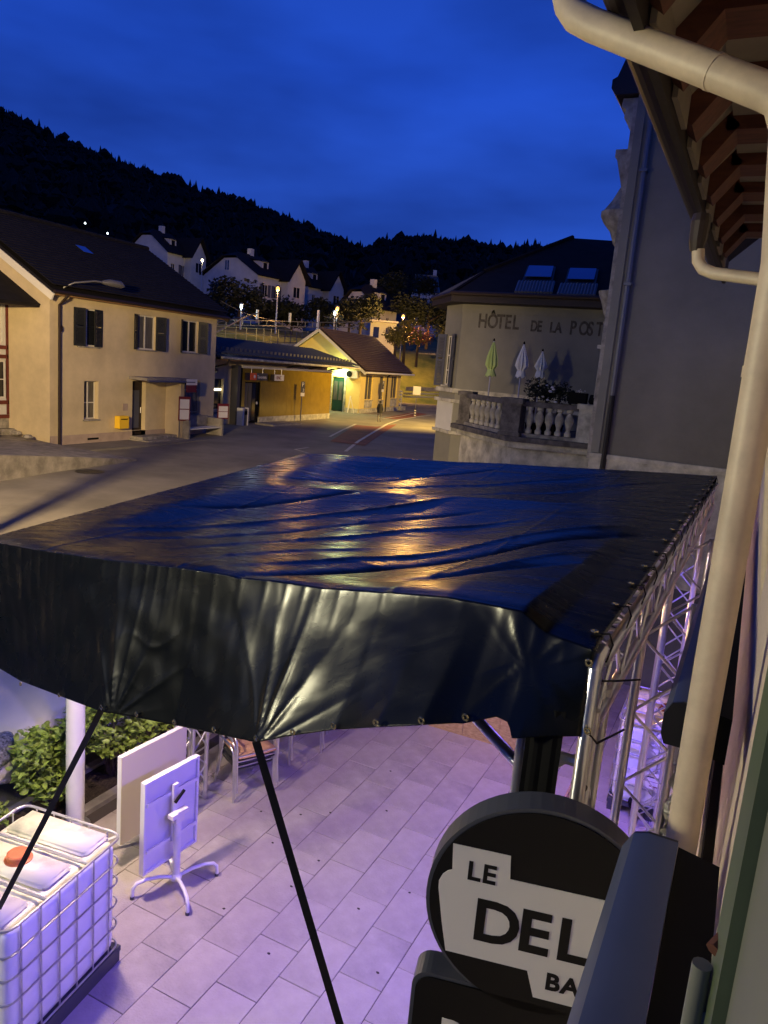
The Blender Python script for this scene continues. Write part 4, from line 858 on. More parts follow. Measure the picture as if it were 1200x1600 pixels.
hill_house('half hidden pale house with steep gable, highest on the left slope', 262, 394, 120, 90, 8, 4.5, 6, 3.2, [(1.5, 2.2, 5.0, 5.9), (3.0, 3.6, 5., 5.9), (4.3, 4.9, 5., 5.9)], [(.8, 1.6, 2.6, 4.6), (2.9, 3.7, 2.6, 4.6)], sunk=7, cross=True)
# villa with mansard roof
c = atD(645, 486, 135); t = thing('mansard_villa', 'small white villa with dark mansard roof and round topped dormers in the trees', 'house', c, math.radians(20))
mb = MB(); mb.box((-.5, 0, -4), (4, 6, 3.2)); part('wall', mb, 'plaster_white', t)
mb = MB(); mb.hexa([(-.8, -.3, 3.2), (4.3, -.3, 3.2), (4.3, 6.3, 3.2), (-.8, 6.3, 3.2), (-.1, .5, 6), (3.6, .5, 6), (3.6, 5.5, 6), (-.1, 5.5, 6)]); mb.box((-.2, .4, 6), (3.7, 5.6, 6.2)); part('roof', mb, 'roof_metal', t)
for x in (.3, 2.5):
    mb = MB(); mb.prism([(x, 3.4), (x+.9, 3.4), (x+.9, 4.7), (x+.7, 5.05), (x+.45, 5.15), (x+.2, 5.05), (x, 4.7)], .8, lambda a, b, q: (a, q, b), t0=-.3); d = part('dormer', mb, 'frame_white', t)
    mb = MB(); mb.box((x+.22, -.33, 3.6), (x+.68, -.305, 4.8)); part('pane', mb, 'glass', d)
for x in (.3, 1.5, 2.7): window(t, x, x+.6, .8, 2.4, y=-.06, dep=0, fw=.06, sill=None)
mb = MB(); mb.box((2.8, 2, 6.2), (3.4, 2.6, 7.3)); part('chimney', mb, 'plaster_white', t)
# porch at the lit white house
c = atD(597, 505, 96); t = thing('porch', 'small lit flat roofed porch before the white hillside house', 'porch', (c[0], c[1], c[2]-2.2), math.radians(28))
mb = MB(); mb.box((-1.6, -1., 2.3), (2., 1.5, 2.5)); part('roof', mb, 'frame_white', t); mb = MB(); mb.box((-1.4, .2, -3), (1.8, 1.4, 2.3)); part('wall', mb, 'plaster_white', t)
for x in (-1., .5): mb = MB(); mb.box((x, .17, .4), (x+.7, .195, 1.7)); part('pane', mb, 'glass', t)
# parked car glimpsed by the porch
# ================================================================== trees between the houses
def tree(px, py, D, h, w, label, m='leaf_dark', n=1500, leaf=.5, cat='tree', name='leafy_tree'):
    c = atD(px, py, D); g = c[2]
    t = thing(name, label, cat, (c[0], c[1], g-2), random.uniform(0, 6), 'trees on the slope behind the station')
    mb = MB(); pts = [(0, 0, 0), (.1, .05, 2+h*.3), (.15, -.05, 2+h*.75)]; mb.tube(pts, [.05*h**.7+.08, .04*h**.7+.05, .04], 7)
    for k in range(5): a = k*1.3; mb.tube([(.1, 0, 2+h*.3+k*.05*h), (math.cos(a)*w*.3, math.sin(a)*w*.3, 2+h*(.55+.05*k))], [.07, .02], 5)
    part('trunk', mb, 'bark', t)
    cl = [((random.uniform(-.32, .32)*w, random.uniform(-.32, .32)*w, 2+h*random.uniform(.35, .82)), random.uniform(.2, .34)*w) for _ in range(9)]
    def shp():
        c_, r_ = random.choice(cl); d = Vector((random.gauss(0, 1), random.gauss(0, 1), random.gauss(0, 1))).normalized()*r_*(.55+.5*random.random()); return (c_[0]+d.x, c_[1]+d.y, c_[2]+d.z*.85)
    part('crown', foliage(n, shp, leaf), m, t)
for a in ((372, 500, 84, 3.7, 5.6, 'dark bare branched tree before the large pale house'), (455, 512, 92, 2.8, 4.8, 'dark rounded tree below the pale blue house'), (505, 508, 92, 2.9, 4.4, 'dark bushy tree left of the sodium lamp over the station roof'),
          (545, 512, 88, 2.8, 4.4, 'big dark round tree hiding the gable of the white hillside house'), (563, 505, 89, 3.1, 3.7, 'dark round tree beside the white hillside house gable'),
          (612, 470, 108, 3.7, 4.8, 'tall dark tree between the white house and the villa'), (640, 505, 98, 3.1, 4.8, 'dark tree over the lit shrubs'), (668, 520, 96, 3.7, 5.2, 'tall dark tree left of the hotel roof edge'), (690, 525, 100, 4.0, 4.8, 'dark tree touching the hotel shutter'), (655, 465, 125, 3.1, 4.8, 'dark tree before the mansard villa wall'),
          (430, 505, 88, 2.2, 4.0, 'dark shrub like tree under the tall sodium lamp'), (340, 500, 90, 2.5, 4.8, 'dark tree at the corner of the yellow house roof')):
    tree(*a)
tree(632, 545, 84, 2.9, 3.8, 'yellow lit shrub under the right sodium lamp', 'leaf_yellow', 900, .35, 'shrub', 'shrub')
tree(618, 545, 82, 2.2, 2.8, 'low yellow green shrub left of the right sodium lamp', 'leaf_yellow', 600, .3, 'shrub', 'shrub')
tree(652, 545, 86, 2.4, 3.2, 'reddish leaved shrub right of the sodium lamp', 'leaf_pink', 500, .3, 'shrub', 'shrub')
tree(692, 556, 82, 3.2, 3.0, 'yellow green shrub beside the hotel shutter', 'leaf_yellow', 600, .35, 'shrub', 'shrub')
tree(524, 514, 80, 1.6, 2.2, 'small bright green shrub beside the signal mast', 'leaf_dark', 500, .25, 'shrub', 'shrub')
# railway strip, walls and fences beyond the road
def wallstrip(pxs, D, z0d, z1d, m, name, label, cat):
    mb = MB(); P0 = [atD(x, y, D) for x, y in pxs]
    for a, b in zip(P0[:-1], P0[1:]): mb.hexa([(a[0], a[1], a[2]-z0d), (b[0], b[1], b[2]-z0d), (b[0]+.3, b[1]+.4, b[2]-z0d), (a[0]+.3, a[1]+.4, a[2]-z0d), (a[0], a[1], a[2]+z1d), (b[0], b[1], b[2]+z1d), (b[0]+.3, b[1]+.4, b[2]+z1d), (a[0]+.3, a[1]+.4, a[2]+z1d)])
    return tag(part(name, mb, m), label, cat)
wallstrip([(600, 551), (700, 553)], 101, .5, .05, 'stone', 'retaining_wall', 'low stone edge wall across the grass bank beyond the square', 'wall')
wallstrip([(634, 606), (702, 608)], 83.5, .3, .12, 'concrete', 'platform_edge', 'long pale platform edge at the foot of the grass bank', 'platform')
for k, y in enumerate((614, 619)):
    wallstrip([(630, y), (702, y+1)], 81-k*2.2, .12, .04, 'zinc', 'rail', 'steel rail running across behind the square, %s of two' % ('farther' if k == 0 else 'nearer'), 'rail')
t = thing('track_fence', 'light metal railing above the station wing roof', 'fence', atD(335, 530, 62))
o = Vector(t.location)
fp = [Vector(atD(x, y, d))-o for x, y, d in ((335, 530, 62), (400, 533, 64), (445, 535, 66), (480, 537, 68))]
for dz in (0, .5, 1.0):
    for a, b in zip(fp[:-1], fp[1:]): mb = MB(); mb.tube([a+Vector((0, 0, dz)), b+Vector((0, 0, dz))], .03, 5); part('rail', mb, 'zinc', t)
for k in range(13):
    s_ = k/12*2.999; i = int(s_); a = fp[i].lerp(fp[i+1], s_-i); mb = MB(); mb.tube([a+Vector((0, 0, -.8)), a+Vector((0, 0, 1.05))], .035, 5); part('post', mb, 'zinc', t)
wallstrip([(333, 541), (480, 545), (500, 546)], 66, 3, .4, 'stone_light', 'track_wall', 'pale low wall behind the ribbed station roof', 'wall')
# catenary portal
t = thing('catenary_portal', 'lattice railway gantry spanning above the station roof', 'gantry', atD(300, 503, 70)); o = Vector(t.location)
ga = Vector(atD(300, 503, 70))-o; gb = Vector(atD(500, 508, 74))-o; gc = Vector(atD(560, 508, 76))-o
for dz in (0, .45):
    mb = MB(); mb.tube([ga+Vector((0, 0, dz-.2)), gb+Vector((0, 0, dz-.2)), gc+Vector((0, 0, dz-.2))], .04, 5); part('chord', mb, 'zinc', t)
for k in range(17):
    p = ga.lerp(gb, k/16); mb = MB(); mb.tube([p+Vector((0, 0, -.2)), p+Vector((0, 0, .25))], .035, 5); part('lattice_bar', mb, 'zinc', t)
for px in (497,):
    p = Vector(atD(px, 500, 74))-o; mb = MB(); mb.tube([p+Vector((0, 0, -5)), p+Vector((0, 0, .9))], .14, 6); part('mast', mb, 'galv', t)
mb = MB(); mb.tube([Vector(atD(333, 522, 60))-o, Vector(atD(386, 494, 69))-o], .07, 5); part('cantilever', mb, 'zinc', t); mb = MB(); mb.tube([Vector(atD(333, 505, 69))-o, Vector(atD(385, 494, 69))-o, Vector(atD(405, 489, 69))-o], .06, 5); part('cantilever', mb, 'zinc', t)
for (x, y) in ((402, 489), (453, 494)): p = Vector(atD(x, y+4, 71))-o; mb = MB(); mb.tube([p-Vector((0, 0, .3)), p+Vector((0, 0, .5))], .13, 6); part('insulator', mb, 'cream', t)
def wire(a, b, sag, label):
    a, b = Vector(a), Vector(b); pts = [a.lerp(b, k/14)-Vector((0, 0, sag*4*(k/14)*(1-k/14))) for k in range(15)]; mb = MB(); mb.tube(pts, .022, 4); tag(part('overhead_wire', mb, 'zinc'), label, 'wire')
wire(atD(345, 470, 66), atD(430, 500, 72), .3, 'thin overhead wire crossing before the large pale house'); wire(atD(505, 494, 74), atD(600, 500, 90), .4, 'thin overhead wire running right behind the station house roof')
# ================================================================== street lamps
def street_lamp(px, py, D, zg, label, power, col=(1, .50, .13), glow='sodium', off=(0, 0), arm=.0, name='street_lamp', r=.16):
    c = atD(px, py, D); t = thing(name, label, 'street lamp', (c[0], c[1], zg), 0, 'lit street lamps')
    h = c[2]-zg; mb = MB(); mb.tube([(0, 0, 0), (0, 0, h*.5), (0, 0, h-.05)], [.09, .07, .045], 8); part('mast', mb, 'galv', t)
    mb = MB(); mb.lathe([(.05, -.1), (r, 0), (r, .18), (.05, .3)], 10); part('lamp_glass', mb, glow, t, loc=(arm, 0, h)); mb = MB(); mb.lathe([(.22, 0), (.2, .06), (.06, .14)], 10); part('lamp_cap', mb, 'zinc', t, loc=(arm, 0, h+.3))
    if power: lamp('POINT', (arm, 0, h-.15), power, col, .18, parent=t)
    return t
LP = []
street_lamp(434, 453, 73, 7.0, 'tall yellow sodium lamp standing on the railway gantry', 900)
street_lamp(527, 484, 80, 6, 'yellow sodium lamp behind the ridge of the station house roof', 450)
street_lamp(630, 496, 87, 4, 'yellow sodium lamp over the lit shrubs right of the station house', 7000, (1, .52, .12))
street_lamp(316, 408, 112, 12, 'small bright lamp between the two hillside houses on the left', 500, (1, .75, .35), 'sodium_white')
street_lamp(377, 481, 70, 7, 'small cool white lamp on the gantry arm', 120, (.8, .95, 1), 'lamp_cool', r=.10)
street_lamp(523, 491, 78, 6, 'small cool white lamp on the signal mast behind the station house', 100, (.8, .95, 1), 'lamp_cool', r=.10)
for (x, y, D) in ((133, 350, 150), (168, 366, 150)): 
    c = atD(x, y, D); mb = MB(); mb.lathe([(.05, 0), (.16, .1), (.05, .3)], 8); tag(part('distant_light', mb, 'lamp_cool', loc=c), 'tiny light on the dark slope above the yellow house roof, %s of two' % ('left' if x < 150 else 'right'), 'light')
# lamps standing beside the camera's house (outside the picture) that light the square and the yard
def off_lamp(loc, h, aim, power, col, cone, label, r=.12):
    t = thing('street_lamp', label, 'street lamp', (loc[0], loc[1], loc[2]), 0, 'lit street lamps')
    mb = MB(); mb.tube([(0, 0, 0), (0, 0, h*.5), (0, 0, h)], [.1, .08, .05], 8); part('mast', mb, 'galv', t)
    d = Vector((aim[0]-loc[0], aim[1]-loc[1], 0)).normalized(); e_ = d*1.0
    mb = MB(); mb.tube([(0, 0, h-.05), tuple(e_*.6+Vector((0, 0, h+.12))), tuple(e_+Vector((0, 0, h+.12)))], .035, 8); part('arm', mb, 'galv', t)
    mb = MB(); mb.tube([tuple(e_*.9+Vector((0, 0, h+.14))), tuple(e_*1.2+Vector((0, 0, h+.16))), tuple(e_*1.6+Vector((0, 0, h+.1)))], [.06, .13, .05], 10); part('lamp_head', mb, 'zinc', t)
    p = e_*1.3+Vector((0, 0, h-.08)); mb = MB(); mb.lathe([(.04, -.05), (.1, 0), (.1, .04)], 10); part('lamp_glass', mb, 'sodium', t, loc=tuple(p+Vector((0, 0, .04))))
    w = Vector(loc)+p; o = lamp('SPOT', tuple(p-Vector((0, 0, .06))), power, col, r, cone=cone, blend=.8, parent=t); o.rotation_euler = (Vector(aim)-w).to_track_quat('-Z', 'Y').to_euler()
    return t
off_lamp((-8.28, .2, 0), 7.0, (-23.5, 22.5, .5), 30000, (1, .70, .32), 88, 'street lamp at the edge of the square lighting the yellow house', .4)
off_lamp((-8.9, -2.4, 0), 5.2, (-1.8, 2.5, 2.9), 1900, (1, .92, .58), 110, 'street lamp behind the yard lighting the sign and the tarpaulin', .42)
off_lamp((-15.8, 47.5, 1.), 8.0, (-28., 54., 2.), 13500, (1, .62, .12), 150, 'street lamp on the far side of the square behind the hotel, lighting the station')
off_lamp((-11.7, 4.4, 0), 6.3, (-5.5, 19.5, 2.6), 1200, (1, .88, .52), 75, 'street lamp near the yard lighting the balcony of the hotel', .3)
mb = MB(); mb.tube([(0, 0, 0), (0, 0, 6.2)], .15, 10); tag(part('shadow_column', mb, 'zinc', loc=(-12.9, 8.1, .3)), 'slim round column added outside the picture to throw a streak of shadow on the road', 'column')  # unseen shadow caster, placed for the dark streak across the road
# ================================================================== our own house wall, eave, downpipes
XW = .13
Ow = thing('own_house', 'roughcast house wall at the right edge with wooden eave above', 'house', (XW, 0, 0))
mb = MB(); mb.box((0, 1.02, -.1), (3., 17.4, 6.2)); mb.box((0, -3, -.1), (3, 1.0, 3.2)); part('wall', mb, 'plaster_own', Ow)
# eave: sloping rafters with boards between, then level lookouts into the wall
pe = onZ(945, 85, 6.05); xe = -.50
def E3(x, y, z): return (x-XW, y, z)
ze, xp, zp = 6.06, -.33, 6.27
pk = [1.75+.62*i for i in range(9)]
for i, y in enumerate(pk):
    mb = MB(); mb.bar(E3(xe+.03, y, ze+.03), E3(xp, y, zp), .24, .11); mb.box(E3(xp-.02, y-.12, zp-.055), E3(.6, y+.12, zp+.055)); part('rafter', mb, 'rafter', Ow)
    mb = MB(); mb.slab([E3(xe, y+.122, ze+.05), E3(xp, y+.122, zp+.03), E3(xp, y+.498, zp+.03), E3(xe, y+.498, ze+.05)], -.02); part('soffit_board', mb, 'board_white', Ow)
    for k in range(2):
        mb = MB(); mb.box(E3(xp+.004+k*.3, y+.123, zp+.005), E3(xp+.296+k*.3, y+.497, zp+.03)); part('soffit_board', mb, 'board_white', Ow)
    mb = MB(); mb.box(E3(xe+.035, y+.123, ze-.02), E3(xe+.055, y+.497, ze+.12)); part('blocking', mb, 'board_white', Ow)
mb = MB(); mb.box(E3(xe-.0, 1.2, ze-.05), E3(xe+.03, 8.0, ze+.14)); part('fascia', mb, 'wood_dark', Ow)
mb = MB(); n = 9
prof = [(-.055+.055*-math.cos(t), -.055*math.sin(t)) for t in np.linspace(0, PI, n)]; prof = prof+[(a*.9-.0075, b*.9) for a, b in prof[::-1]]
mb.prism(prof, 6.9, lambda a, b, q: E3(xe-.01+a+.0, q, ze+.09+b), t0=1.2); part('gutter', mb, 'gutter', Ow)
mb = MB(); mb.slab([E3(xe-.06, 1.0, ze+.15), E3(xe-.06, 8.1, ze+.15), E3(1.5, 8.1, ze+2.1), E3(1.5, 1.0, ze+2.1)], -.05); part('roof', mb, 'tile_dark', Ow)
for i in range(27):
    y = 1.05+i*.26; mb = MB(); mb.tube([E3(xe-.08, y, ze+.17), E3(-.2, y, ze+.17+.5)], .05, 6); part('tile', mb, 'tile_brown', Ow)
mb = MB(); s0 = onY(872, -60, 2.3); s1 = onY(893, 18, 2.25)
PY = 2.36
pts = [onY(876, -70, 2.62), onY(885, -12, 2.62), onY(889, 8, 2.61), onY(901, 26, 2.59), onY(928, 40, 2.56), onY(1005, 70, 2.5), onY(1105, 108, 2.42), onY(1200, 145, PY), onY(1222, 160, PY), onY(1232, 200, PY), onY(1219, 410, PY), onY(1161, 750, PY), onY(1079, 1225, PY), onY(1048, 1420, PY)]
q = [np.array(p)-np.array([XW, 0, 0]) for p in pts]
mb.tube(q[:], .047, 24); dp_ = part('downpipe', mb, 'pipe_beige', Ow, True)
def along(f): a_, b_ = Vector(q[10]), Vector(q[12]); return a_.lerp(b_, f)
for f_ in (.18,): mb = MB(); mb.tube([along(f_), along(f_+.02)], .0495, 24); part('pipe_collar', mb, 'pipe_beige', dp_, True)
for a_, b_ in ((Vector(q[6]), Vector(q[7])),): mb = MB(); mb.tube([a_.lerp(b_, .1), a_.lerp(b_, .16)], .0492, 24); part('pipe_collar', mb, 'pipe_beige', dp_, True)
mb = MB(); mb.lathe([(.055, 0), (.058, .02), (.055, .05)], 18); 
p2 = [onX(1086, 400, -.36), onX(1087, 412, -.355), onX(1097, 424, -.33), onX(1130, 429, -.25)]
yy = 3.6; p2 = [onY(x, y, yy+dy) for x, y, dy in ((1091, 390, 0), (1091, 408, 0), (1098, 420, -.02), (1115, 427, -.05), (1200, 438, -.12), (1216, 446, -.14), (1220, 470, -.14))]+[onY(1216, 500, 3.46), onY(1195, 1000, 3.46)]
mb = MB(); mb.tube([np.array(p)-np.array([XW, 0, 0]) for p in p2], .026, 12); part('downpipe', mb, 'pipe_beige', Ow, True)
c = onY(1089, 385, 3.6); mb = MB(); mb.lathe([(.026, -.07), (.036, -.03), (.04, .05), (.034, .08)], 12); part('rainwater_head', mb, 'gutter', Ow, loc=(c[0]-XW, c[1], c[2]+.05))
mb = MB(); mb.box((-.02, 1.02, .9), (-.002, 1.2, 3.9)) if 0 else None
# things on the wall seen in narrow view between pipe and roughcast
def leaf_shutter(y0, y1, z0, z1, x, m, label, th=.03, cat='shutter', name='window_shutter'):
    t = thing(name, label, cat, (XW, (y0+y1)/2, z0)); mb = MB(); a, b = y0-(y0+y1)/2, y1-(y0+y1)/2; h = z1-z0
    mb.box((x-XW, a, 0), (x+th-XW, a+.06, h)); mb.box((x-XW, b-.06, 0), (x+th-XW, b, h)); mb.box((x-XW, a+.06, 0), (x+th-XW, b-.06, .08)); mb.box((x-XW, a+.06, h-.08), (x+th-XW, b-.06, h)); part('frame', mb, m, t)
    k = 0; z = .09
    while z < h-.12: mb = MB(); mb.box((x+.006-XW, a+.06, z), (x+th-.008-XW, b-.06, z+.045)); part('louvre', mb, m, t); z += .055
    return t
mb = MB(); mb.box((-.045, 1.9, 2.2), (-.003, 8.5, 3.02)); part('shopfront_band', mb, 'black', Ow)
mb = MB(); mb.box((-.06, 4.6, 2.5), (-.048, 6.6, 2.98)); part('shopfront_panel', mb, 'awning', Ow); mb = MB(); mb.box((-.06, 3.1, 2.62), (-.048, 4.2, 2.95)); part('shopfront_panel', mb, 'plaster_own', Ow); mb = MB(); mb.box((-.06, 7.6, 2.3), (-.003, 12.5, 3.1)); part('shopfront_panel', mb, 'cream', Ow)
# green shutter leaf next to the camera
t = thing('green_shutter', 'green wooden shutter leaf with grey green panels at the lower right edge', 'shutter', (0, 0, 0))
e0 = onZ(1150, 1300, 4.35)
ye = .80; xs_ = onY(1150, 1300, ye)[0]
def SP(y, x, z): return (x, y, z)
xg = xs_; yb = .25; xb = xg+.05
def shp_(y, off): f_ = (y-yb)/(ye-yb); return xb+(xg-xb)*f_+off
def sbox(ya, yb_, za, zb, o0, o1, m, nm): mb = MB(); mb.hexa([(shp_(ya, o0), ya, za), (shp_(yb_, o0), yb_, za), (shp_(yb_, o1), yb_, za), (shp_(ya, o1), ya, za), (shp_(ya, o0), ya, zb), (shp_(yb_, o0), yb_, zb), (shp_(yb_, o1), yb_, zb), (shp_(ya, o1), ya, zb)]); return part(nm, mb, m, t)
sbox(ye-.065, ye, 3.6, 5.4, 0, .04, 'green_paint', 'stile'); sbox(yb, ye-.067, 3.6, 3.75, 0, .04, 'green_paint', 'rail'); sbox(yb, ye-.067, 3.75, 5.3, .012, .03, 'green_grey', 'panel'); sbox(yb, ye-.067, 5.3, 5.4, 0, .04, 'green_paint', 'rail')
p = onY(1090, 1545, .78); mb = MB(); mb.tube([(p[0], .78, p[2]+.03), (p[0], .78, p[2]-.16)], .010, 12); part('hinge_pin', mb, 'green_grey', t, True)
mb = MB(); mb.tube([(p[0]+.008, .78, p[2]+.05), (p[0]+.02, .80, p[2]+.06)], .009, 8); part('hook', mb, 'rafter', t)
mb = MB(); mb.box((p[0]+.0, .775, p[2]-.12), (xg+.01, .80, p[2]-.02)); part('strap_hinge', mb, 'green_grey', t)
mb = MB(); mb.box((XW-.03, .86, 3.6), (XW-.001, 1.0, 5.5)); part('window_surround', mb, 'zinc', Ow, loc=(-XW, 0, 0))
# ================================================================== awning cassettes
def cassette(y0, y1, zt, label, x0=-.118, x1=-.008):
    t = thing('awning_cassette', label, 'awning', (0, y0, zt-.15)); L = y1-y0
    pr = [(x0+.012, 0), (x0, .03), (x0, .10), (x0+.02, .14), (x0+.05, .15), (x1, .15), (x1, .02), (x1-.02, 0)]
    mb = MB(); mb.prism(pr, L, lambda a, b, q: (a, q, b), t0=0); part('cover', mb, 'awning', t, True)
    mb = MB(); mb.prism([(x1+.001, -.01), (x1+.001, .135), (x1+.085, .12), (x1+.085, -.03)], L-.01, lambda a, b, q: (a, q, b), t0=.02); part('fabric_roll', mb, 'black', t)
    for q in (-.008, L): mb = MB(); mb.prism([(a*.98-.001, b) for a, b in pr], .008, lambda a, b, k: (a, q+k, b), t0=0); part('end_cap', mb, 'black_metal', t)
    return t
cassette(-.5, 1.60, 4.06, 'blue grey awning cassette fixed to the wall in the lower right foreground'); cassette(2.42, 6.2, 4.05, 'second blue grey awning cassette farther along the wall behind the downpipe')
# ================================================================== round sign and lower sign (face at Y = 2.1, seen square on from the window)
YS = 2.1
SG = math.radians(13); SP0 = np.array([-.363, YS]); SR = np.array([math.cos(SG), math.sin(SG)]); SN = np.array([-SR[1], SR[0]])
def onS(px, py):
    d = ray(px, py); t_ = (SN@SP0)/(SN@d[:2]); p = np.array([0, 0, H])+d*t_; return (float((p[:2]-SP0)@SR), float(p[2]))
cs = onS(838, 1433); a = onS(665, 1400); rad = .352; cs = (a[0]+rad, onS(830, 1255)[1]-rad-.012)
def sloc(s_, z): return (SP0[0]+SR[0]*s_, SP0[1]+SR[1]*s_, z)
t = thing('round_sign', 'round black double sided bar sign with cream lettering panel, hanging in the foreground', 'sign', sloc(cs[0], cs[1]), SG)
n = 64; cir = [(rad*math.cos(2*PI*k/n), rad*math.sin(2*PI*k/n)) for k in range(n)]; pr = lambda a, b, q: (a, q, b)
mb = MB(); mb.prism(cir, .10, pr, t0=.0); part('disc', mb, 'sign_rim', t)
mb = MB(); mb.prism([(x*.965, y*.965) for x, y in cir], .006, pr, t0=-.007); part('face', mb, 'sign_black', t)
z2 = lambda x, y: (lambda p: (p[0]-cs[0], p[1]-cs[1]))(onS(620+x/2.609, 1230+y/2.609))
L0 = [(232, 222), (463, 298), (463, 368)]; pt = [z2(*p) for p in L0]
R1 = .345
left = [z2(*p) for p in ((200, 655), (185, 540), (172, 400), (174, 372), (190, 345), (210, 332), (228, 328))]
ztop = z2(463, 368)[1]; zbot = z2(200, 655)[1]; zb2 = z2(555, 845)[1]
pts = left+[z2(232, 222), (pt[1][0], z2(232, 222)[1]), (pt[2][0], ztop)]
xr = math.sqrt(max(.001, (rad*.94)**2-ztop**2)); xr2 = math.sqrt(max(.001, (rad*.94)**2-zbot**2))
pts += [(.30, ztop), (.318, ztop-.03), (.318, zbot+.02), (.30, zbot), (.19, zbot), (.19, zb2), (z2(555, 845)[0], zb2), (z2(530, 750)[0], zbot)]
pts[0] = (pts[0][0], zbot)
mb = MB(); mb.prism(pts[::-1], .003, pr, t0=-.0105); part('lettering_panel', mb, 'cream', t)
def stext(body, x, y, x1_, y1_, bold=.0, m='sign_black', k=1.0):
    a = z2(x, y); b = z2(x1_, y1_); size = abs(b[1]-a[1])/.70
    return letters(body, size, m, t, (a[0], -.0112, min(a[1], b[1])), (1, 0, 0), (0, 0, 1), off=bold, ext=.0008, sx_=k)
stext('LE', 284, 362, 292, 290, .0022); stext('DELI', 300, 600, 292, 434, .005, k=1.0); stext('BAR', 600, 808, 590, 740, .0028)
mb = MB(); mb.tube([(rad-.02, .05, .1), (rad+.14, .02, .1)], .02, 8); part('wall_bracket', mb, 'black_metal', t)
q0 = z2(275, 790)
for x in (q0[0], -q0[0]): mb = MB(); mb.tube([(x, .05, -math.sqrt(rad**2-x*x)+.02), (x, .05, q0[1]-.035)], .014, 10); part('connecting_pin', mb, 'green_grey', t, True)
a = onS(641, 1560); b = onS(672, 1520)
t2 = thing('lower_sign', 'black rounded rectangular sign hung under the round bar sign', 'sign', sloc(cs[0], b[1]), SG)
x0_ = a[0]-cs[0]; w_ = -x0_; r_ = .055; hh = .46
rr = [(sx__*(w_-r_)+r_*math.cos(t_), sz*(hh/2-r_)+r_*math.sin(t_)-hh/2) for sx__, sz, t0_ in ((1, 1, 0), (-1, 1, PI/2), (-1, -1, PI), (1, -1, 1.5*PI)) for t_ in np.linspace(t0_, t0_+PI/2, 7)]
mb = MB(); mb.prism(rr, .10, pr, t0=0); part('box', mb, 'sign_rim', t2)
mb = MB(); mb.prism([(x*.965, (z+hh/2)*.95-hh/2) for x, z in rr], .006, pr, t0=-.007); part('face', mb, 'sign_black', t2)
a = onS(687, 1586); letters('B', .16, 'cream', t2, (a[0]-cs[0], -.0078, a[1]-b[1]-.112), (1, 0, 0), (0, 0, 1), off=.003, ext=.0008)
# ================================================================== truss canopy frame
RF = Vector((-.36, 2.5, 4.13)); RB = Vector((-.29, 8.8, 4.13)); LB = Vector((-5.45, 9.3, 3.68)); LF = Vector((-4.75, 3.62, 3.52))
T = thing('canopy_truss', 'aluminium lattice truss frame holding the black tarpaulin', 'truss', (0, 0, 0))
def box_truss(a, b, s_=.24, seg=.5, up=(0, 0, 1), r=.025, faces=4, flip=0):
    a, b = Vector(a), Vector(b); d = (b-a).normalized(); u = Vector(up); u = (u-d*u.dot(d)).normalized(); v = d.cross(u)
    cs_ = [(1, 1), (1, -1), (-1, -1), (-1, 1)] if faces == 4 else [(1, 0), (-1, 0)]
    for i, j in cs_: o_ = (u*i+v*j)*s_/2; mb = MB(); mb.tube([a+o_, b+o_], r, 10); part('chord', mb, 'alu', T, True)
    L = (b-a).length; n_ = max(1, round(L/seg))
    for k in range(n_):
        for q in range(faces if faces == 4 else 1):
            i, j = cs_[q]; i2, j2 = cs_[(q+1) % len(cs_)]
            A = a+d*(L*k/n_)+(u*i+v*j)*s_/2; Bm = a+d*(L*(k+.5)/n_)+(u*i2+v*j2)*s_/2; Ce = a+d*(L*(k+1)/n_)+(u*i+v*j)*s_/2
            mb = MB(); mb.tube([A, Bm], .009, 6, cap=False); part('brace', mb, 'alu', T); mb = MB(); mb.tube([Bm, Ce], .009, 6, cap=False); part('brace', mb, 'alu', T)
dn = Vector((0, 0, -.15))
box_truss(RF+Vector((-.115, .16, -.215)), RB+Vector((-.115, 0, -.215)), up=(0, 0, 1))
box_truss(LF+Vector((.18, .15, -.24)), LB+Vector((.18, -.1, -.24)))
box_truss(RB+Vector((-.3, -.16, -.24)), LB+Vector((.2, -.16, -.24)))
m0 = RF.lerp(RB, .53); m1 = LF.lerp(LB, .53); box_truss(m0+Vector((-.25, 0, -.21)), m1+Vector((.2, 0, -.21)))
# front right tower, ladder post, left and rear towers
px_ = RF+Vector((-.12, .12, 0))
box_truss((RF.x-.12, RF.y+.26, .02), (RF.x-.12, RF.y+.26, 3.85), up=(0, 1, 0))
mb = MB(); mb.tube([(RF.x+.005, RF.y-.005, .02), (RF.x+.005, RF.y-.005, 4.06), (RF.x+.005, RF.y+.02, 4.085), (RF.x+.005, RF.y+.10, 4.09)], .025, 12); part('corner_post', mb, 'alu', T, True)
box_truss((-.25, 4.15, .02), (-.25, 4.15, 3.9), up=(1, .25, 0), faces=2, seg=.42)
box_truss((-.28, 6.2, .02), (-.28, 6.2, 3.9), up=(1, .0, 0), faces=2, seg=.42)
box_truss((-5.05, 6.14, .02), (-5.05, 6.14, 3.45), up=(0, 1, 0), seg=.45)
box_truss((-.45, 8.6, .02), (-.45, 8.6, 3.9), up=(0, 1, 0)); box_truss((-5.2, 9.0, .02), (-5.2, 9.0, 3.5), up=(0, 1, 0))
mb = MB(); mb.tube([onY(742, 1120, 3.0), onY(885, 1275, 2.72)], .025, 10); part('diagonal_tube', mb, 'alu', T, True)
a = onY(885, 1185, 2.64); mb = MB(); mb.tube([(RF.x-.24, 2.64, a[2]), (RF.x+.0, 2.64, a[2])], .022, 8); part('cross_tube', mb, 'alu', T)
for z in (3.52, 3.62, 3.28): mb = MB(); mb.tube([(RF.x-.02, RF.y+.02, z), (RF.x+.03, RF.y+.0, z)], .012, 8); part('bolt', mb, 'black_metal', T)
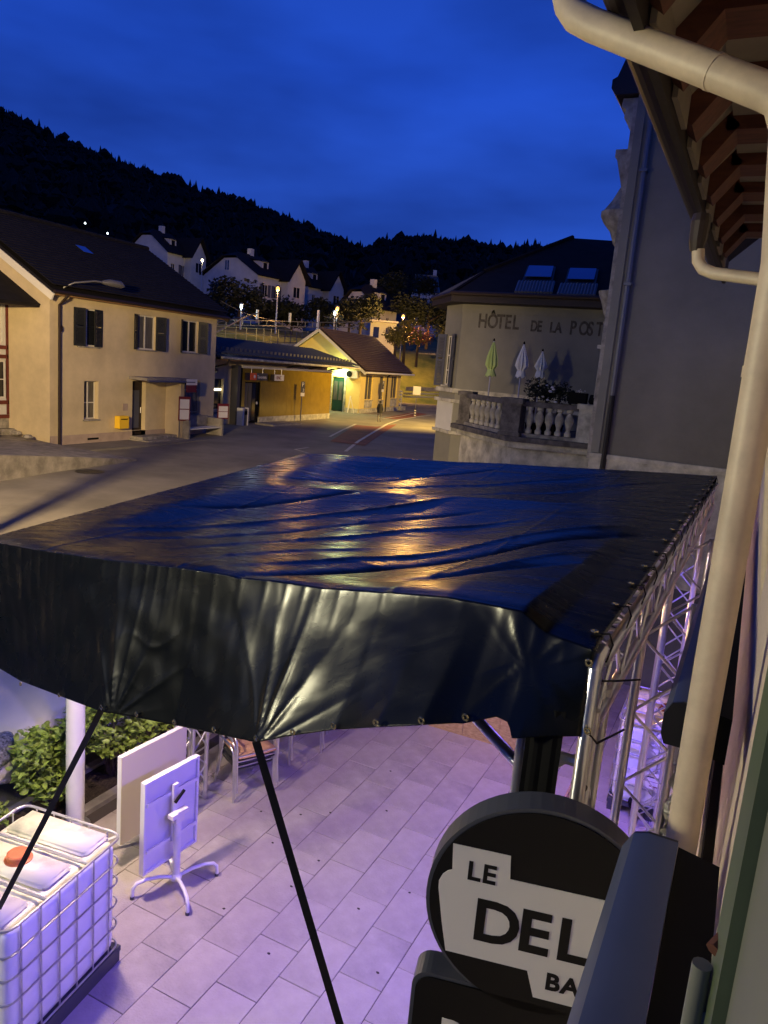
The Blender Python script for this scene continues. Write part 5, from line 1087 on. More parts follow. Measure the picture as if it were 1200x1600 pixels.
# ================================================================== tarpaulin
FOLDS = [((-2.2, 3.0), (-.55, 4.7), .10, -.055), ((-2.5, 3.15), (-.6, 5.0), .08, .04), ((-1.5, 3.0), (-.6, 3.6), .07, -.04), ((-1.3, 3.2), (-.55, 4.0), .06, .03),
         ((-4.4, 4.2), (-2.2, 6.2), .09, .03), ((-4.0, 4.0), (-1.8, 5.7), .07, -.025), ((-3.4, 3.7), (-1.4, 5.4), .06, .028), ((-4.6, 5.2), (-2.9, 6.6), .08, -.03), ((-3.0, 3.35), (-1.9, 4.3), .06, .022), ((-3.6, 6.8), (-1.2, 8.6), .08, .03), ((-4.8, 7.0), (-2.6, 8.8), .08, -.025), ((-2.6, 6.5), (-.6, 7.9), .07, -.03)]
NU, NV = 340, 340
fo = RF; fl = LF
def nz2(a, b, s=0): 
    return (np.sin(a*1.7+s)+np.sin(b*2.3-a*.6+s*2)+np.sin((a+b)*1.1+s*3)+.6*np.sin(a*3.9-b*1.3+s))/3.6
us = np.linspace(0, 1.06, NU); vs_ = np.linspace(0, 1, NV); UU, VV = np.meshgrid(us, vs_)
def corner(P): return np.array(P)
RFa, RBa, LBa, LFa = map(corner, (RF, RB, LB, LF))
Pt = (RFa*(1-UU[..., None])+LFa*UU[..., None])*(1-VV[..., None])+(RBa*(1-UU[..., None])+LBa*UU[..., None])*VV[..., None]
rfx = RFa.copy()
x, y = Pt[..., 0], Pt[..., 1]
# sag between beams (v=0, .53, 1), crosswise sag
sagv = np.where(VV < .53, np.sin(np.clip(VV/.53, 0, 1)*PI), np.sin(np.clip((VV-.53)/.47, 0, 1)*PI))
edge = sm(UU*5, .42, 1.5)*sm((1-UU)*5, .3, 1.2)
z = Pt[..., 2]-.10*sagv*edge
# drag folds running from back right to front left
def ridge(t, k): return (1-np.abs(np.sin(t)))**k
d1 = (x*.42+(y-2.5)*1.0); d2 = (x*.15+(y-2.5)*.55)
ph = d1*3.4+.8*np.sin(x*.9)+.5*np.sin(y*1.3)
z += .007*(ridge(ph*.8, 1.6)-.3)*edge*np.clip(sagv*1.5, .15, 1)
z += .005*(ridge(d1*8.5+1.3*np.sin(x*1.9+y*.6), 2.)-.3)*edge*np.clip(.2+nz2(x, y, 1), 0, 1)
# a deep fold from the right rear towards the left front
def crease(P, Q, wd, amp):
    global z
    P, Q = np.array(P), np.array(Q); d = Q-P; L = np.hypot(*d); d = d/L; t_ = (x-P[0])*d[0]+(y-P[1])*d[1]; n__ = -(x-P[0])*d[1]+(y-P[1])*d[0]
    n__ = n__+.05*np.sin(t_*2.3+1)+.02*np.sin(t_*6)
    z = z+amp*np.exp(-np.abs(n__)/(wd*.8))*sm(t_, -.2, .5)*sm(L-t_, -.1, .4)
for P_, Q_, w_, a_ in FOLDS: crease(P_, Q_, w_*.75, a_*(1. if w_ > .095 else .6))
z += .0025*nz2(x*4, y*4, 2)+.022*nz2(x*1.1, y*.9, 5)*edge*sm(VV, 0, .12)
# slack near right corner
# soft roll over the front bar
s_f = us*float(np.hypot(*(LFa-RFa)[:2])); fz = np.interp(s_f, [0, .18, .29, .62, 1.3, 2.23, 2.97, 4., 4.67, 5.], [4.14, 4.15, 4.20, 4.165, 4.03, 3.89, 3.77, 3.61, 3.52, 3.48])-np.interp(s_f, [0, 4.67, 5.], [4.13, 3.52, 3.48]); z += fz[None, :]*np.exp(-VV/.28)
z += .0035*np.exp(-(np.abs(((x+9.2)%1.45)-.72)/.02)**4)
z -= .018*np.exp(-VV/.010)
top = np.stack([x, y, z], -1)
# flap: from the fold line down to the measured hem
hem_px = [(-60, 1018), (0, 1045), (32, 1058+6), (92, 1081+6), (158, 1112), (213, 1121), (272, 1133), (334, 1146), (400, 1160), (457, 1149), (521, 1140), (587, 1136), (658, 1133), (727, 1129), (790, 1112), (815, 1118), (822, 1140), (870, 1144), (926, 1153)]
dirF = (LFa-RFa); LFn = np.linalg.norm(dirF[:2]); dirF = dirF/LFn; nF = np.array([dirF[1], -dirF[0], 0]); nF /= np.linalg.norm(nF); nF *= np.sign(-nF[1])
def onF(px, py, off=0.):
    d = ray(px, py); o = RFa+nF*off; t_ = ((o-np.array([0, 0, H]))@nF)/(d@nF); p = np.array([0, 0, H])+d*t_; return float((p-RFa)[:2]@dirF[:2]/np.linalg.norm(dirF[:2])), float(p[2]), p
def offat(px): return .03+.28*math.exp(-((px-610)/150)**2)*float(sm(870-px, 0, 120))+.26*math.exp(-((px-385)/110)**2)+.20*math.exp(-((px-158)/90)**2)
hem = [onF(a, b, offat(a)) for a, b in hem_px]
hs_ = np.array([h[0] for h in hem])[::-1]; hz = np.array([h[1] for h in hem])[::-1]; ho_ = np.array([offat(a) for a, b in hem_px])[::-1]
order = np.argsort(hs_); hs_, hz, ho_ = hs_[order], hz[order], ho_[order]
NW = 90; ss = us*LFn; ww = np.linspace(0, 1, NW)
SSs, WW = np.meshgrid(ss, ww); zt = np.interp(SSs, ss, top[0, :, 2]); zb = np.interp(SSs, hs_, hz); ob = np.interp(SSs, hs_, ho_)
Zf = zt+(zb-zt)*WW; Of = .015+(ob-.015)*WW**1.15
# pleats fanning up from the three tie points
for (sp, amp, k, wid) in ((onF(400, 1160, .33)[0], .012, 15, .62), (onF(158, 1112, .29)[0], .012, 16, .6), (onF(845, 1000, 0)[0], .007, 12, .32)):
    zp_ = np.interp(sp, hs_, hz) if sp > .35 else 4.02
    dx = SSs-sp; dz = np.abs(Zf-zp_)+.03; th = np.arctan2(dx, dz); r_ = np.hypot(dx, dz)
    Of += amp*(ridge(th*k*.5+.4*np.sin(th*7), 1.7)-.3)*np.exp(-(r_/wid)**2*1.2)*np.clip(r_/.12, 0, 1)*np.exp(-(th/.95)**4)
Of += .0045*(ridge(SSs*22+1.5*np.sin(SSs*5)+WW*1.2, 2.2)-.25)*np.exp(-WW/.25)
Of += .006*nz2(SSs*9, Zf*11, 1)*np.sin(np.clip(WW, 0, 1)*PI)
mid = (onF(400, 1160)[0]+onF(158, 1112)[0])/2
Of += .004*ridge((SSs-mid)*5+(Zf-3.2)*13+.7*np.sin(SSs*11), 3)*np.exp(-((SSs-mid)/.35)**2-((WW-.55)/.25)**2)
Of += .10*np.clip(1-np.abs(SSs-onF(845, 1000, .03)[0])/.20, 0, 1)*WW**.8
flap = RFa[None, None, :]*np.array([1, 1, 0])+dirF[None, None, :]*np.array([1, 1, 0])*SSs[..., None]+nF*Of[..., None]; flap[..., 2] = Zf
mb = MB(); mb.add(top.reshape(-1, 3), [(j*NU+i, (j+1)*NU+i, (j+1)*NU+i+1, j*NU+i+1) for j in range(NV-1) for i in range(NU-1)])
o0 = len(mb.v); mb.add(flap.reshape(-1, 3), [(j*NU+i, j*NU+i+1, (j+1)*NU+i+1, (j+1)*NU+i) for j in range(NW-1) for i in range(NU-1)])
mb.f += [(i, i+1, o0+i+1, o0+i) for i in range(NU-1)]; mb.m += [0]*(NU-1)
# back skirt, left skirt and right corner return
lb = top[-1]; mb.add([*lb, *(lb-np.array([0, 0, .5]))], [(i, i+1, NU+i+1, NU+i) for i in range(NU-1)])
ll = top[:, -1]; mb.add([*ll, *(ll-np.array([.05, 0, .6]))], [(i+1, i, NV+i, NV+i+1) for i in range(NV-1)])
TP = thing('tarpaulin', 'glossy black tarpaulin sheet stretched over the truss with hanging front flap', 'tarpaulin', (0, 0, 0))
tp = part('sheet', mb, 'tarp', TP); tp.data.polygons.foreach_set('use_smooth', [True]*len(tp.data.polygons))
sd = tp.modifiers.new('solid', 'SOLIDIFY'); sd.thickness = .004
# seams of welded panels
# grommets along the hem
gm = MB(); gm.tube([(.0105*math.cos(t_), 0, .0105*math.sin(t_)) for t_ in np.linspace(0, 2*PI, 15)[:-1]], .0042, 6, closed=True)
g0 = None
def grommet(p, nrm):
    global g0
    if g0 is None: g0 = part('grommet', gm, 'brass', TP, True); o = g0
    else: o = g0.copy(); COL.objects.link(o); o.parent = TP
    o.location = tuple(map(float, p)); o.rotation_euler = Vector(nrm).to_track_quat('Y', 'Z').to_euler(); return o
for px, py in ((32, 1070), (92, 1087), (158, 1106), (213, 1117), (272, 1129), (334, 1141), (400, 1155), (457, 1145), (521, 1135), (587, 1130), (658, 1127), (727, 1122), (918, 1143), (920, 1037)):
    p = onF(px, py-1, offat(px)+.012)[2]; grommet(p, nF)
for k in range(16):
    v = .02+k*.062; p = RFa*(1-v)+RBa*v; j = int(v*(NV-1)); q = top[j, 1]; grommet(q+np.array([-.02, 0, .012]), (0, 0, 1))
    tt = thing('lashing_cord', 'black cord lashing the tarpaulin edge to the right truss tube', 'cord', tuple(map(float, q)), 0, 'black lashing cords along the truss')
    a_ = [(-.02, 0, .0), (.03, .01, .01), (.045, .02, -.03), (.03, .03, -.10), (-.03, .03, -.09), (-.035, .01, -.03), (-.0, .0, .005)]
    mb = MB(); mb.tube(a_, .004, 5); part('cord', mb, 'strap', tt)
for (pa_, pb_) in (((921, 1040, .02), (1000, 1062, .25)), ((919, 1145, .02), (975, 1140, .2))):
    a = onF(*pa_[:2], .03)[2]; b = onY(pb_[0], pb_[1], 2.75); tt = thing('tie_cord', 'thin black tie pulled from a corner eyelet round the truss post', 'cord', tuple(map(float, a)), 0, 'black ties at the tarpaulin corner')
    bb = Vector(b)-Vector(a); mb = MB(); mb.tube([(0, 0, 0), tuple(bb*.3+Vector((0, -.03, -.03))), tuple(bb*.55+Vector((0, -.02, -.02))), tuple(bb)], .004, 6); part('cord', mb, 'strap', tt)
# straps
def strap(a, b, label, w=.035):
    a, b = Vector(a), Vector(b); t = thing('strap', label, 'strap', tuple(a)); mb = MB(); mb.bar((0, 0, 0), tuple(b-a), w, .003, up=(.6, -.8, 0)); part('webbing', mb, 'strap', t)
    mb = MB(); mb.tube([(0, 0, .012), (.006, -.004, 0), (0, 0, -.012), (-.006, .004, 0)], .003, 5, closed=True); part('hook', mb, 'galv', t)
p = onF(400, 1158, .35)[2]; strap(p, p+(np.array(onZ(532, 1604, 2.1))-p)*2.0, 'black tension strap running from the tarpaulin hem down across the paving', .034)
p = onF(158, 1110, .31)[2]; strap(p, onZ(-2, 1420, 1.17), 'black tension strap running from the tarpaulin hem to the left water tank', .034)
# black fabric hanging behind the post
mb = MB(); a = onY(835, 1120, 2.58); b = onY(888, 1280, 2.58); vs2 = []
for i in range(9):
    f_ = i/8; xx = a[0]+.005+(onY(889, 1130, 2.58)[0]-a[0])*f_
    vs2 += [(xx, 2.46+.004*math.sin(i*1.9), z_) for z_ in (a[2]+.1, 3.2, 2.4)]
mb.add(vs2, [(i*3+j, i*3+j+1, i*3+j+4, i*3+j+3) for i in range(8) for j in range(2)]); o = part('black_banner', mb, 'black'); o.modifiers.new('s', 'SOLIDIFY').thickness = .004; tag(o, 'narrow black fabric hanging beside the truss post above the round sign', 'banner')
# ================================================================== water tanks in wire cages
def ibc(loc, rz, label, cap='red_cap', plate=False):
    t = thing('water_tank', label, 'water tank', loc, rz, 'caged water tanks'); w, l, h = .98, 1.18, 1.16
    bmx = bmesh.new(); bmesh.ops.create_cube(bmx, size=1.)
    for v in bmx.verts: v.co = Vector((v.co.x*(w-.06), v.co.y*(l-.06), v.co.z*.98))
    bmesh.ops.bevel(bmx, geom=list(bmx.edges), offset=.09, segments=4, profile=.6, affect='EDGES')
    me = bpy.data.meshes.new('bottle'); bmx.to_mesh(me); bmx.free(); me.materials.append(K['ibc_plastic']); me.materials.append(K['ibc_top'])
    for p in me.polygons: p.use_smooth = True; p.material_index = 1 if p.normal.z > .6 else 0
    b = link('bottle', me, t); b.location = (0, 0, .14+.49)
    # moulded channels and shallow humps on top
    for yy_, hh_ in ((-.42, .02), (0, .028), (.42, .02)):
        bm2 = bmesh.new(); bmesh.ops.create_cube(bm2, size=1.)
        for v in bm2.verts: v.co = Vector((v.co.x*(w-.20), v.co.y*.30, v.co.z*.06))
        bmesh.ops.bevel(bm2, geom=list(bm2.edges), offset=.028, segments=3, affect='EDGES'); me = bpy.data.meshes.new('top_panel'); bm2.to_mesh(me); bm2.free(); me.materials.append(K['ibc_top'])
        for p in me.polygons: p.use_smooth = True
        o = link('top_panel', me, b); o.location = (0, yy_, .478+hh_)
    mb = MB(); mb.lathe([(.10, 0), (.10, .012), (.082, .016), (.082, .05), (.074, .058), (.03, .058)], 24); c = part('cap', mb, cap, b, True, loc=(.0, .02, .53))
    for k in range(18): a = k*PI/9; mb = MB(); mb.box((-.004, .08, .015), (.004, .087, .05)); o = part('cap_rib', mb, cap, c) if k == 0 else None; 
    # cage
    def rr(z, r_=.009, ins=0.): 
        W_, L_, q = w/2-ins, l/2-ins, .09; pts = []
        for cx, cy, a0 in ((W_-q, L_-q, 0), (-W_+q, L_-q, PI/2), (-W_+q, -L_+q, PI), (W_-q, -L_+q, 1.5*PI)): pts += [(cx+q*math.cos(a0+k*PI/8), cy+q*math.sin(a0+k*PI/8), z) for k in range(5)]
        mb = MB(); mb.tube(pts, r_, 8, closed=True); return part('cage_ring', mb, 'galv', t, True)
    for z in (.18, .38, .58, .77, .95, 1.155): rr(z, .011 if z > 1 else .0075)
    mbv = MB(); mbv.tube([(0, 0, .16), (0, 0, 1.15)], .007, 6); first = None
    for side in range(4):
        n_ = 6 if side % 2 else 5; 
        for k in range(n_):
            f_ = (k+.5)/n_-.5
            x, y = ((w/2-.012)*(1 if side == 1 else -1), f_*(l-.1)) if side % 2 else (f_*(w-.1), (l/2-.012)*(1 if side == 0 else -1))
            if first is None: first = part('cage_bar', mbv, 'galv', t); o = first
            else: o = first.copy(); COL.objects.link(o); o.parent = t
            o.location = (x, y, 0)
    for yy_ in (-.22, .2): mb = MB(); mb.tube([(-w/2, yy_, 1.15), (-w/2+.06, yy_, 1.15), (w/2-.06, yy_, 1.15), (w/2, yy_, 1.15)], .012, 8); part('top_bar', mb, 'galv', t)
    for x in (-.42, 0, .42): mb = MB(); mb.box((x-.06, -l/2, 0), (x+.06, l/2, .10)); part('pallet_runner', mb, 'pallet', t)
    mb = MB(); mb.box((-w/2, -l/2, .10), (w/2, l/2, .145)); part('pallet_deck', mb, 'pallet', t)
    if plate:
        mb = MB(); mb.box((-.28, -l/2-.02, .42), (.10, -l/2-.026, .62)); p = part('label_plate', mb, 'white_sign', t)
        for k, (a, b_) in enumerate(((.02, .12), (.15, .3))): mb = MB(); mb.box((-.24+a, -l/2-.0275, .56), (-.24+b_, -l/2-.0262, .575)); part('print_line', mb, 'grey_sign', p)
        mb = MB(); mb.box((-.24, -l/2-.0275, .51), (.06, -l/2-.0262, .515)); part('print_line', mb, 'red', p); mb = MB(); mb.box((-.05, -l/2-.0275, .45), (.07, -l/2-.0262, .462)); part('print_line', mb, 'red', p)
        mb = MB(); mb.box((-.40, -l/2-.02, .86), (-.22, -l/2-.026, .92)); part('label_plate', mb, 'white_sign', t)
        mb = MB(); mb.lathe([(.05, 0), (.05, .06), (.035, .07), (.035, .12)], 12); o = part('outlet_valve', mb, 'black', t, loc=(-.2, -l/2, .2)); o.rotation_euler = (PI/2, 0, 0)
    return t
t_ = ibc((-4.41, 3.42, 0), math.radians(7.5), 'white plastic water tank in a wire cage with orange cap, lower left corner')
mb = MB(); mb.box((-.46, -.40, 1.165), (-.42, -.30, 1.185)); part('blue_label', mb, 'blue_label', t_)
ibc((-.42, 9.35, 0), .02, 'purple lit white water tank with red cap behind the ladder truss', 'red', True)
# ================================================================== folded tables
def ftable(loc, rz, label, topw=.66, toph=.92, back='table_under', tilt=0):
    t = thing('folding_table', label, 'table', loc, rz, 'flip top tables folded upright'); ZB = .27
    # local: -y face is the underside seen from the yard, post stands in front of it
    mb = MB(); mb.box((-topw/2, .10, ZB), (topw/2, .125, ZB+toph), bev=.0); tp_ = part('table_top', mb, ['table_under'], t)
    mb = MB(); mb.box((-topw/2, .126, ZB), (topw/2, .132, ZB+toph)); part('laminate', mb, back, tp_)
    for x in (-topw/2+.012, topw/2-.012): mb = MB(); mb.box((x-.012, .075, ZB), (x+.012, .0995, ZB+toph)); part('edge_rail', mb, 'white_paint', tp_)
    for z in (ZB+.012, ZB+toph-.012): mb = MB(); mb.box((-topw/2+.025, .075, z-.012), (topw/2-.025, .0995, z+.012)); part('edge_rail', mb, 'white_paint', tp_)
    for z in (.50, .97): mb = MB(); mb.box((-topw/2+.025, .06, z-.018), (topw/2-.025, .0745, z+.018)); part('cross_rail', mb, 'white_paint', tp_)
    mb = MB(); mb.box((-.03, .03, .48), (.03, .058, 1.06)); part('hinge_rail', mb, 'white_paint', tp_)
    mb = MB(); mb.box((-.10, -.04, .76), (.10, .028, .80)); mb.box((-.05, -.035, .7), (.05, .02, .76)); part('tilt_bracket', mb, 'cream', t)
    mb = MB(); mb.bar((-.06, -.02, .92), (.05, -.02, 1.0), .022); part('latch', mb, 'black', t)
    mb = MB(); mb.tube([(0, 0, .10), (0, 0, .78)], .034, 16); part('post', mb, 'white_paint', t, True)
    mb = MB(); mb.lathe([(.05, .0), (.055, .03), (.036, .06)], 16); part('hub', mb, 'white_paint', t, True, loc=(0, 0, .09))
    for k in range(4):
        a = PI/4+k*PI/2+.3; c_, s_ = math.cos(a), math.sin(a); mb = MB(); mb.tube([(c_*r_, s_*r_, z) for r_, z in ((.03, .12), (.15, .155), (.28, .165), (.36, .15), (.395, .11), (.40, .03), (.40, .005))], .017, 10); part('leg', mb, 'white_paint', t, True)
        mb = MB(); mb.lathe([(.019, 0), (.019, .03)], 10); part('foot', mb, 'grey_sign', t, loc=(c_*.40, s_*.40, 0))
    return t
pt_ = onZ(278, 1378, .05)
# facing +x (towards the camera side): rotate so local -y points to +x
ftable((-4.22, 4.98, 0), PI/2-.10, 'folded table with purple lit underside and white post, nearest of the tilted tables')
ftable((-4.92, 5.30, 0), -PI/2-.07, 'folded table with cream laminate top towards the yard, standing behind the purple lit one', topw=.84, toph=.92, back='table_top')
# ================================================================== stacking chairs
def chair(loc, rz, label, seat='wicker_orange', group='stacked bistro chairs'):
    t = thing('bistro_chair', label, 'chair', loc, rz, group)
    for s_ in (-1, 1):
        x = s_*.255
        mb = MB(); mb.tube([(x, -.25, 0), (x*.98, -.22, .25), (x, -.215, .5), (x*1.02, -.20, .60), (x*1.04, -.13, .655), (x*1.04, .05, .655), (x*1.0, .16, .64), (x*.92, .20, .62)], .0125, 8); part('front_leg', mb, 'alu', t, True)
        mb = MB(); mb.tube([(x*.95, .29, 0), (x*.92, .20, .42), (x*.88, .24, .62), (x*.84, .30, .84), (x*.6, .325, .875), (0, .335, .88)], .0125, 8); part('rear_leg', mb, 'alu', t, True)
    mb = MB(); mb.tube([(-.24, -.21, .41), (.24, -.21, .41)], .011, 8); part('seat_rail', mb, 'alu', t); mb = MB(); mb.tube([(-.23, .19, .40), (.23, .19, .40)], .011, 8); part('seat_rail', mb, 'alu', t)
    mb = MB(); n = 7; vs = []
    for j in range(n):
        for i in range(5): u = i/4-.5; v = j/(n-1); vs.append((u*.46, -.23+.43*v, .43-.02*math.sin(v*PI)-.012*(1-(2*u)**2)+(.02 if j == 0 else 0)*-1))
    mb.add(vs, [(j*5+i, j*5+i+1, (j+1)*5+i+1, (j+1)*5+i) for j in range(n-1) for i in range(4)]); o = part('seat', mb, seat, t, True); o.modifiers.new('s', 'SOLIDIFY').thickness = .018
    mb = MB(); vs = []
    for j in range(5):
        for i in range(7): u = i/6-.5; v = j/4; vs.append((u*.42, .225+.10*v+.035*(1-(2*u)**2), .56+.30*v))
    mb.add(vs, [(j*7+i, j*7+i+1, (j+1)*7+i+1, (j+1)*7+i) for j in range(4) for i in range(6)]); o = part('backrest', mb, seat, t, True); o.modifiers.new('s', 'SOLIDIFY').thickness = .018
    return t
def stack(x, y, rz, n, labs, seats):
    for k in range(n):
        chair((x+.04*k*math.sin(rz), y-.04*k*math.cos(rz), .085*k), rz, labs[k], seats[k])
stack(-4.72, 6.72, math.radians(62), 3, ['black bistro chair at the bottom of the stack nearest the folded tables', 'black bistro chair in the middle of the stack nearest the folded tables', 'orange woven bistro chair on top of the stack nearest the folded tables'], ['wicker_black', 'wicker_black', 'wicker_orange'])
stack(-4.7, 7.75, math.radians(70), 2, ['lower aluminium chair of the second stack under the hem', 'upper orange woven chair of the second stack under the hem'], ['wicker_black', 'wicker_orange'])
stack(-4.75, 8.7, math.radians(75), 2, ['lower aluminium chair of the farthest stack under the hem', 'upper orange woven chair of the farthest stack under the hem'], ['wicker_black', 'wicker_orange'])
t = thing('red_post', 'slim red post beside the farthest chair stack', 'post', (-4.25, 9.2, 0)); mb = MB(); mb.box((-.03, -.03, 0), (.03, .03, 1.6)); part('post', mb, 'red', t)
# ================================================================== hedge shrubs in the bed
LM = MB(); LM.add([(0, 0, 0), (.32, .35, .06), (.22, .8, .02), (0, 1.05, -.06), (-.22, .8, .02), (-.32, .35, .06), (0, .5, -.05)], [(0, 1, 6), (1, 2, 6), (2, 3, 6), (3, 4, 6), (4, 5, 6), (5, 0, 6)])
def shrub(x, y, w, h, n, label, nleaf=40):
    t = thing('shrub', label, 'shrub', (x, y, .05), 0, 'leafy shrubs in the planting bed')
    cl = [((random.uniform(-.3, .3)*w, random.uniform(-.3, .3)*w, h*random.uniform(.3, .85)), random.uniform(.16, .28)*w) for _ in range(12)]
    def shp():
        c_, r_ = random.choice(cl); d = Vector((random.gauss(0, 1), random.gauss(0, 1), random.gauss(0, 1))).normalized()*r_*(.5+.55*random.random()); return (c_[0]+d.x, c_[1]+d.y, max(.02, c_[2]+d.z))
    mb = MB()
    for c_, r_ in cl: mb.tube([(random.uniform(-.05, .05), random.uniform(-.05, .05), 0), (c_[0]*.5, c_[1]*.5, c_[2]*.55), c_], [.014, .009, .004], 5)
    part('stem', mb, 'bark', t)
    def leafy(n_):
        vs = []; fs = []
        for i in range(n_):
            p = Vector(shp()); s_ = random.uniform(.05, .10); mt = Euler((random.uniform(-.6, .9), random.uniform(-.7, .7), random.uniform(0, 6.3))).to_matrix(); o = len(vs)
            vs += [tuple(p+mt@Vector(q)*s_) for q in LM.v]; fs += [tuple(a+o for a in f) for f in LM.f]
        m_ = MB(); m_.add(vs, fs); return m_
    f_ = part('foliage', leafy(n), 'leaf', t); f_['kind'] = 'stuff'
    me = bpy.data.meshes.new('leaf'); me.from_pydata(LM.v, [], LM.f); me.materials.append(K['leaf'])
    for i in range(nleaf): o = link('leaf', me, t); s_ = random.uniform(.07, .10); p = shp(); o.location = p; o.scale = (s_,)*3; o.rotation_euler = (random.uniform(-.5, .8), random.uniform(-.5, .5), random.uniform(0, 6.3))
for x, y, w, h, lab in ((-6.08, 4.2, .72, .74, 'leafy green shrub left of the white post behind the water tank'), (-6.08, 5.2, .85, .95, 'leafy green shrub just behind the white post'), (-6.1, 6.0, .85, 1.15, 'full green shrub right of the white post above the cream table'), (-6.1, 6.8, .9, 1.25, 'green shrub under the hem behind the folded tables'), (-6.1, 7.8, .9, 1.15, 'farthest green shrub of the bed, behind the chair stacks'), (-6.1, 3.5, .6, .6, 'leafy green shrub at the left edge behind the water tank')):
    shrub(x, y, w, h, 1500, lab, 60)
t = thing('white_post', 'thick white round post standing in the planting bed by the car', 'post', (-5.72, 5.14, 0))
mb = MB(); mb.tube([(0, 0, 0), (0, 0, 2.75)], .092, 24); part('shaft', mb, 'white_paint', t, True); mb = MB(); mb.lathe([(.15, 0), (.15, .02), (.1, .03)], 20); part('base_plate', mb, 'galv', t)
mb = MB(); mb.lathe([(.094, 0), (.094, .03), (.03, .05)], 20); part('cap', mb, 'galv', t, loc=(0, 0, 2.75))
# ================================================================== white car
def car():
    t = thing('parked_car', 'white parked car with large clear headlight, its nose showing at the left edge', 'car', (-7.25, 4.70, .01), math.radians(2))
    # local: nose at y=0 pointing -y, body extends +y; stations of half outlines (y, halfwidth, zlow, zbelt, zroofline, roof halfwidth)
    st = [(0.0, .62, .30, .58, .60, .50), (.12, .78, .22, .66, .70, .62), (.45, .86, .20, .76, .84, .70), (.95, .88, .20, .84, .96, .72), (1.35, .885, .20, .90, 1.03, .70), (1.75, .89, .20, .94, 1.32, .66), (2.15, .89, .20, .95, 1.46, .62), (2.9, .89, .20, .96, 1.50, .61), (3.6, .88, .22, .97, 1.44, .60), (4.0, .84, .25, .95, 1.15, .60), (4.15, .74, .3, .85, .95, .58)]
    vs = []; n = 14
    for y, hw, zl, zb, zr, rw in st:
        half = [(hw*.90, zl), (hw, zl+.15), (hw*1.0, (zl+zb)/2), (hw*.985, zb-.06), (hw*.95, zb), (rw+(hw-rw)*.35, zb+(zr-zb)*.55), (rw*.9, zr-.02)]
        ring = [(x, y, z) for x, z in half]+[(-x, y, z) for x, z in half[::-1]]; vs += ring
    fs = [(i*n+k, i*n+(k+1) % n, (i+1)*n+(k+1) % n, (i+1)*n+k) for i in range(len(st)-1) for k in range(n)]
    fs += [tuple(range(n)), tuple(range((len(st)-1)*n, len(st)*n))[::-1]]
    mb = MB(); mb.add(vs, fs)
    for q, f in enumerate(fs[:-2]):
        i, k = divmod(q, n)
        if i in (4, 5) and k in (6,): mb.m[q] = 1          # windscreen
        if 4 <= i <= 8 and k in (4, 5, 7, 8) and not (i == 4 and k in (5, 7)): mb.m[q] = 1   # side glass
        if i == 8 and k == 6: mb.m[q] = 1
    b = part('body', mb, ['car_paint', 'glass'], t, True); sb = b.modifiers.new('sub', 'SUBSURF'); sb.levels = sb.render_levels = 2
    for s_ in (-1, 1):
        bm = bmesh.new(); bmesh.ops.create_uvsphere(bm, u_segments=20, v_segments=12, radius=1.)
        for v in bm.verts: v.co = Vector((v.co.x*.15, v.co.y*.24, v.co.z*.12))
        me = bpy.data.meshes.new('headlight'); bm.to_mesh(me); bm.free(); me.materials.append(K['glass_lens']); [setattr(p, 'use_smooth', True) for p in me.polygons]
        h = link('headlight', me, t); h.location = (s_*.66, .22, .67); h.rotation_euler = (.35, s_*.2, s_*.55)
        mb = MB(); mb.lathe([(.01, .0), (.06, .02), (.075, .05)], 14); r_ = part('reflector', mb, 'chrome', h, True, loc=(0, -.02, .0)); r_.rotation_euler = (PI/2, 0, 0)
        for y in (.82, 3.35):
            mb = MB(); mb.lathe([(.2, -.1), (.30, -.1), (.315, -.06), (.315, .06), (.30, .1), (.2, .1)], 28); w = part('wheel', mb, 'rubber', t, True, loc=(s_*.80, y, .315)); w.rotation_euler = (0, PI/2, 0)
            mb = MB(); mb.lathe([(.2, -.02), (.2, .03), (.05, .06)], 10); part('rim', mb, 'alu_matt', w, loc=(0, 0, .05*s_))
        mb = MB(); mb.lathe([(.02, -.06), (.09, -.03), (.10, .03), (.04, .07)], 10); m_ = part('mirror', mb, 'car_paint', t, True, loc=(s_*1.0, 1.55, 1.0)); m_.scale = (1, .7, 1.); m_.rotation_euler = (0, PI/2, 0)
        mb = MB(); mb.box((s_*.885, 1.05, .70), (s_*.90, 1.13, .735)); part('side_indicator', mb, 'black', t)
        mb = MB(); mb.tube([(s_*.905, 1.33, .35), (s_*.905, 1.30, .90)], .003, 4); part('door_gap', mb, 'black', t)
    mb = MB(); mb.box((-.4, -.03, .38), (.4, .02, .5)); part('grille', mb, 'black', t)
    for x in (-.25, .2): mb = MB(); mb.bar((x, 1.38, 1.09), (x+.4, 1.52, 1.17), .02); part('wiper', mb, 'black', t)
    return t
mk('glass_lens', (.5, .5, .5), .06, .6, var=.7, vscale=40)
car()
# ================================================================== OSB counter and box at the back of the yard
t = thing('board_counter', 'counter front of raw chipboard at the back of the yard', 'counter', (-2.0, 9.45, 0))
for k in range(3): mb = MB(); mb.box((-1.52+k*.52, 0, .0), (-1.005+k*.52, .02, 1.05)); part('board', mb, 'osb', t)
mb = MB(); mb.box((-1.54, -.03, 1.05), (.06, .5, 1.09)); part('worktop', mb, 'wood', t)
a = onZ(888, 1188, .62)
t = thing('chipboard_box', 'small warm lit chipboard box beside the truss post', 'box', (-1.42, 7.6, 0)); mb = MB(); mb.box((-.32, 0, .35), (.2, .02, .62)); part('board', mb, 'osb', t); mb = MB(); mb.box((.203, 0, .35), (.223, .4, .62)); part('board', mb, 'osb', t); mb = MB(); mb.box((-.34, .021, .3), (.2, .4, .36)); part('base', mb, 'wood', t)
for x in (-.3, .15): mb = MB(); mb.box((x, .05, 0), (x+.05, .1, .3)); part('leg', mb, 'wood', t)
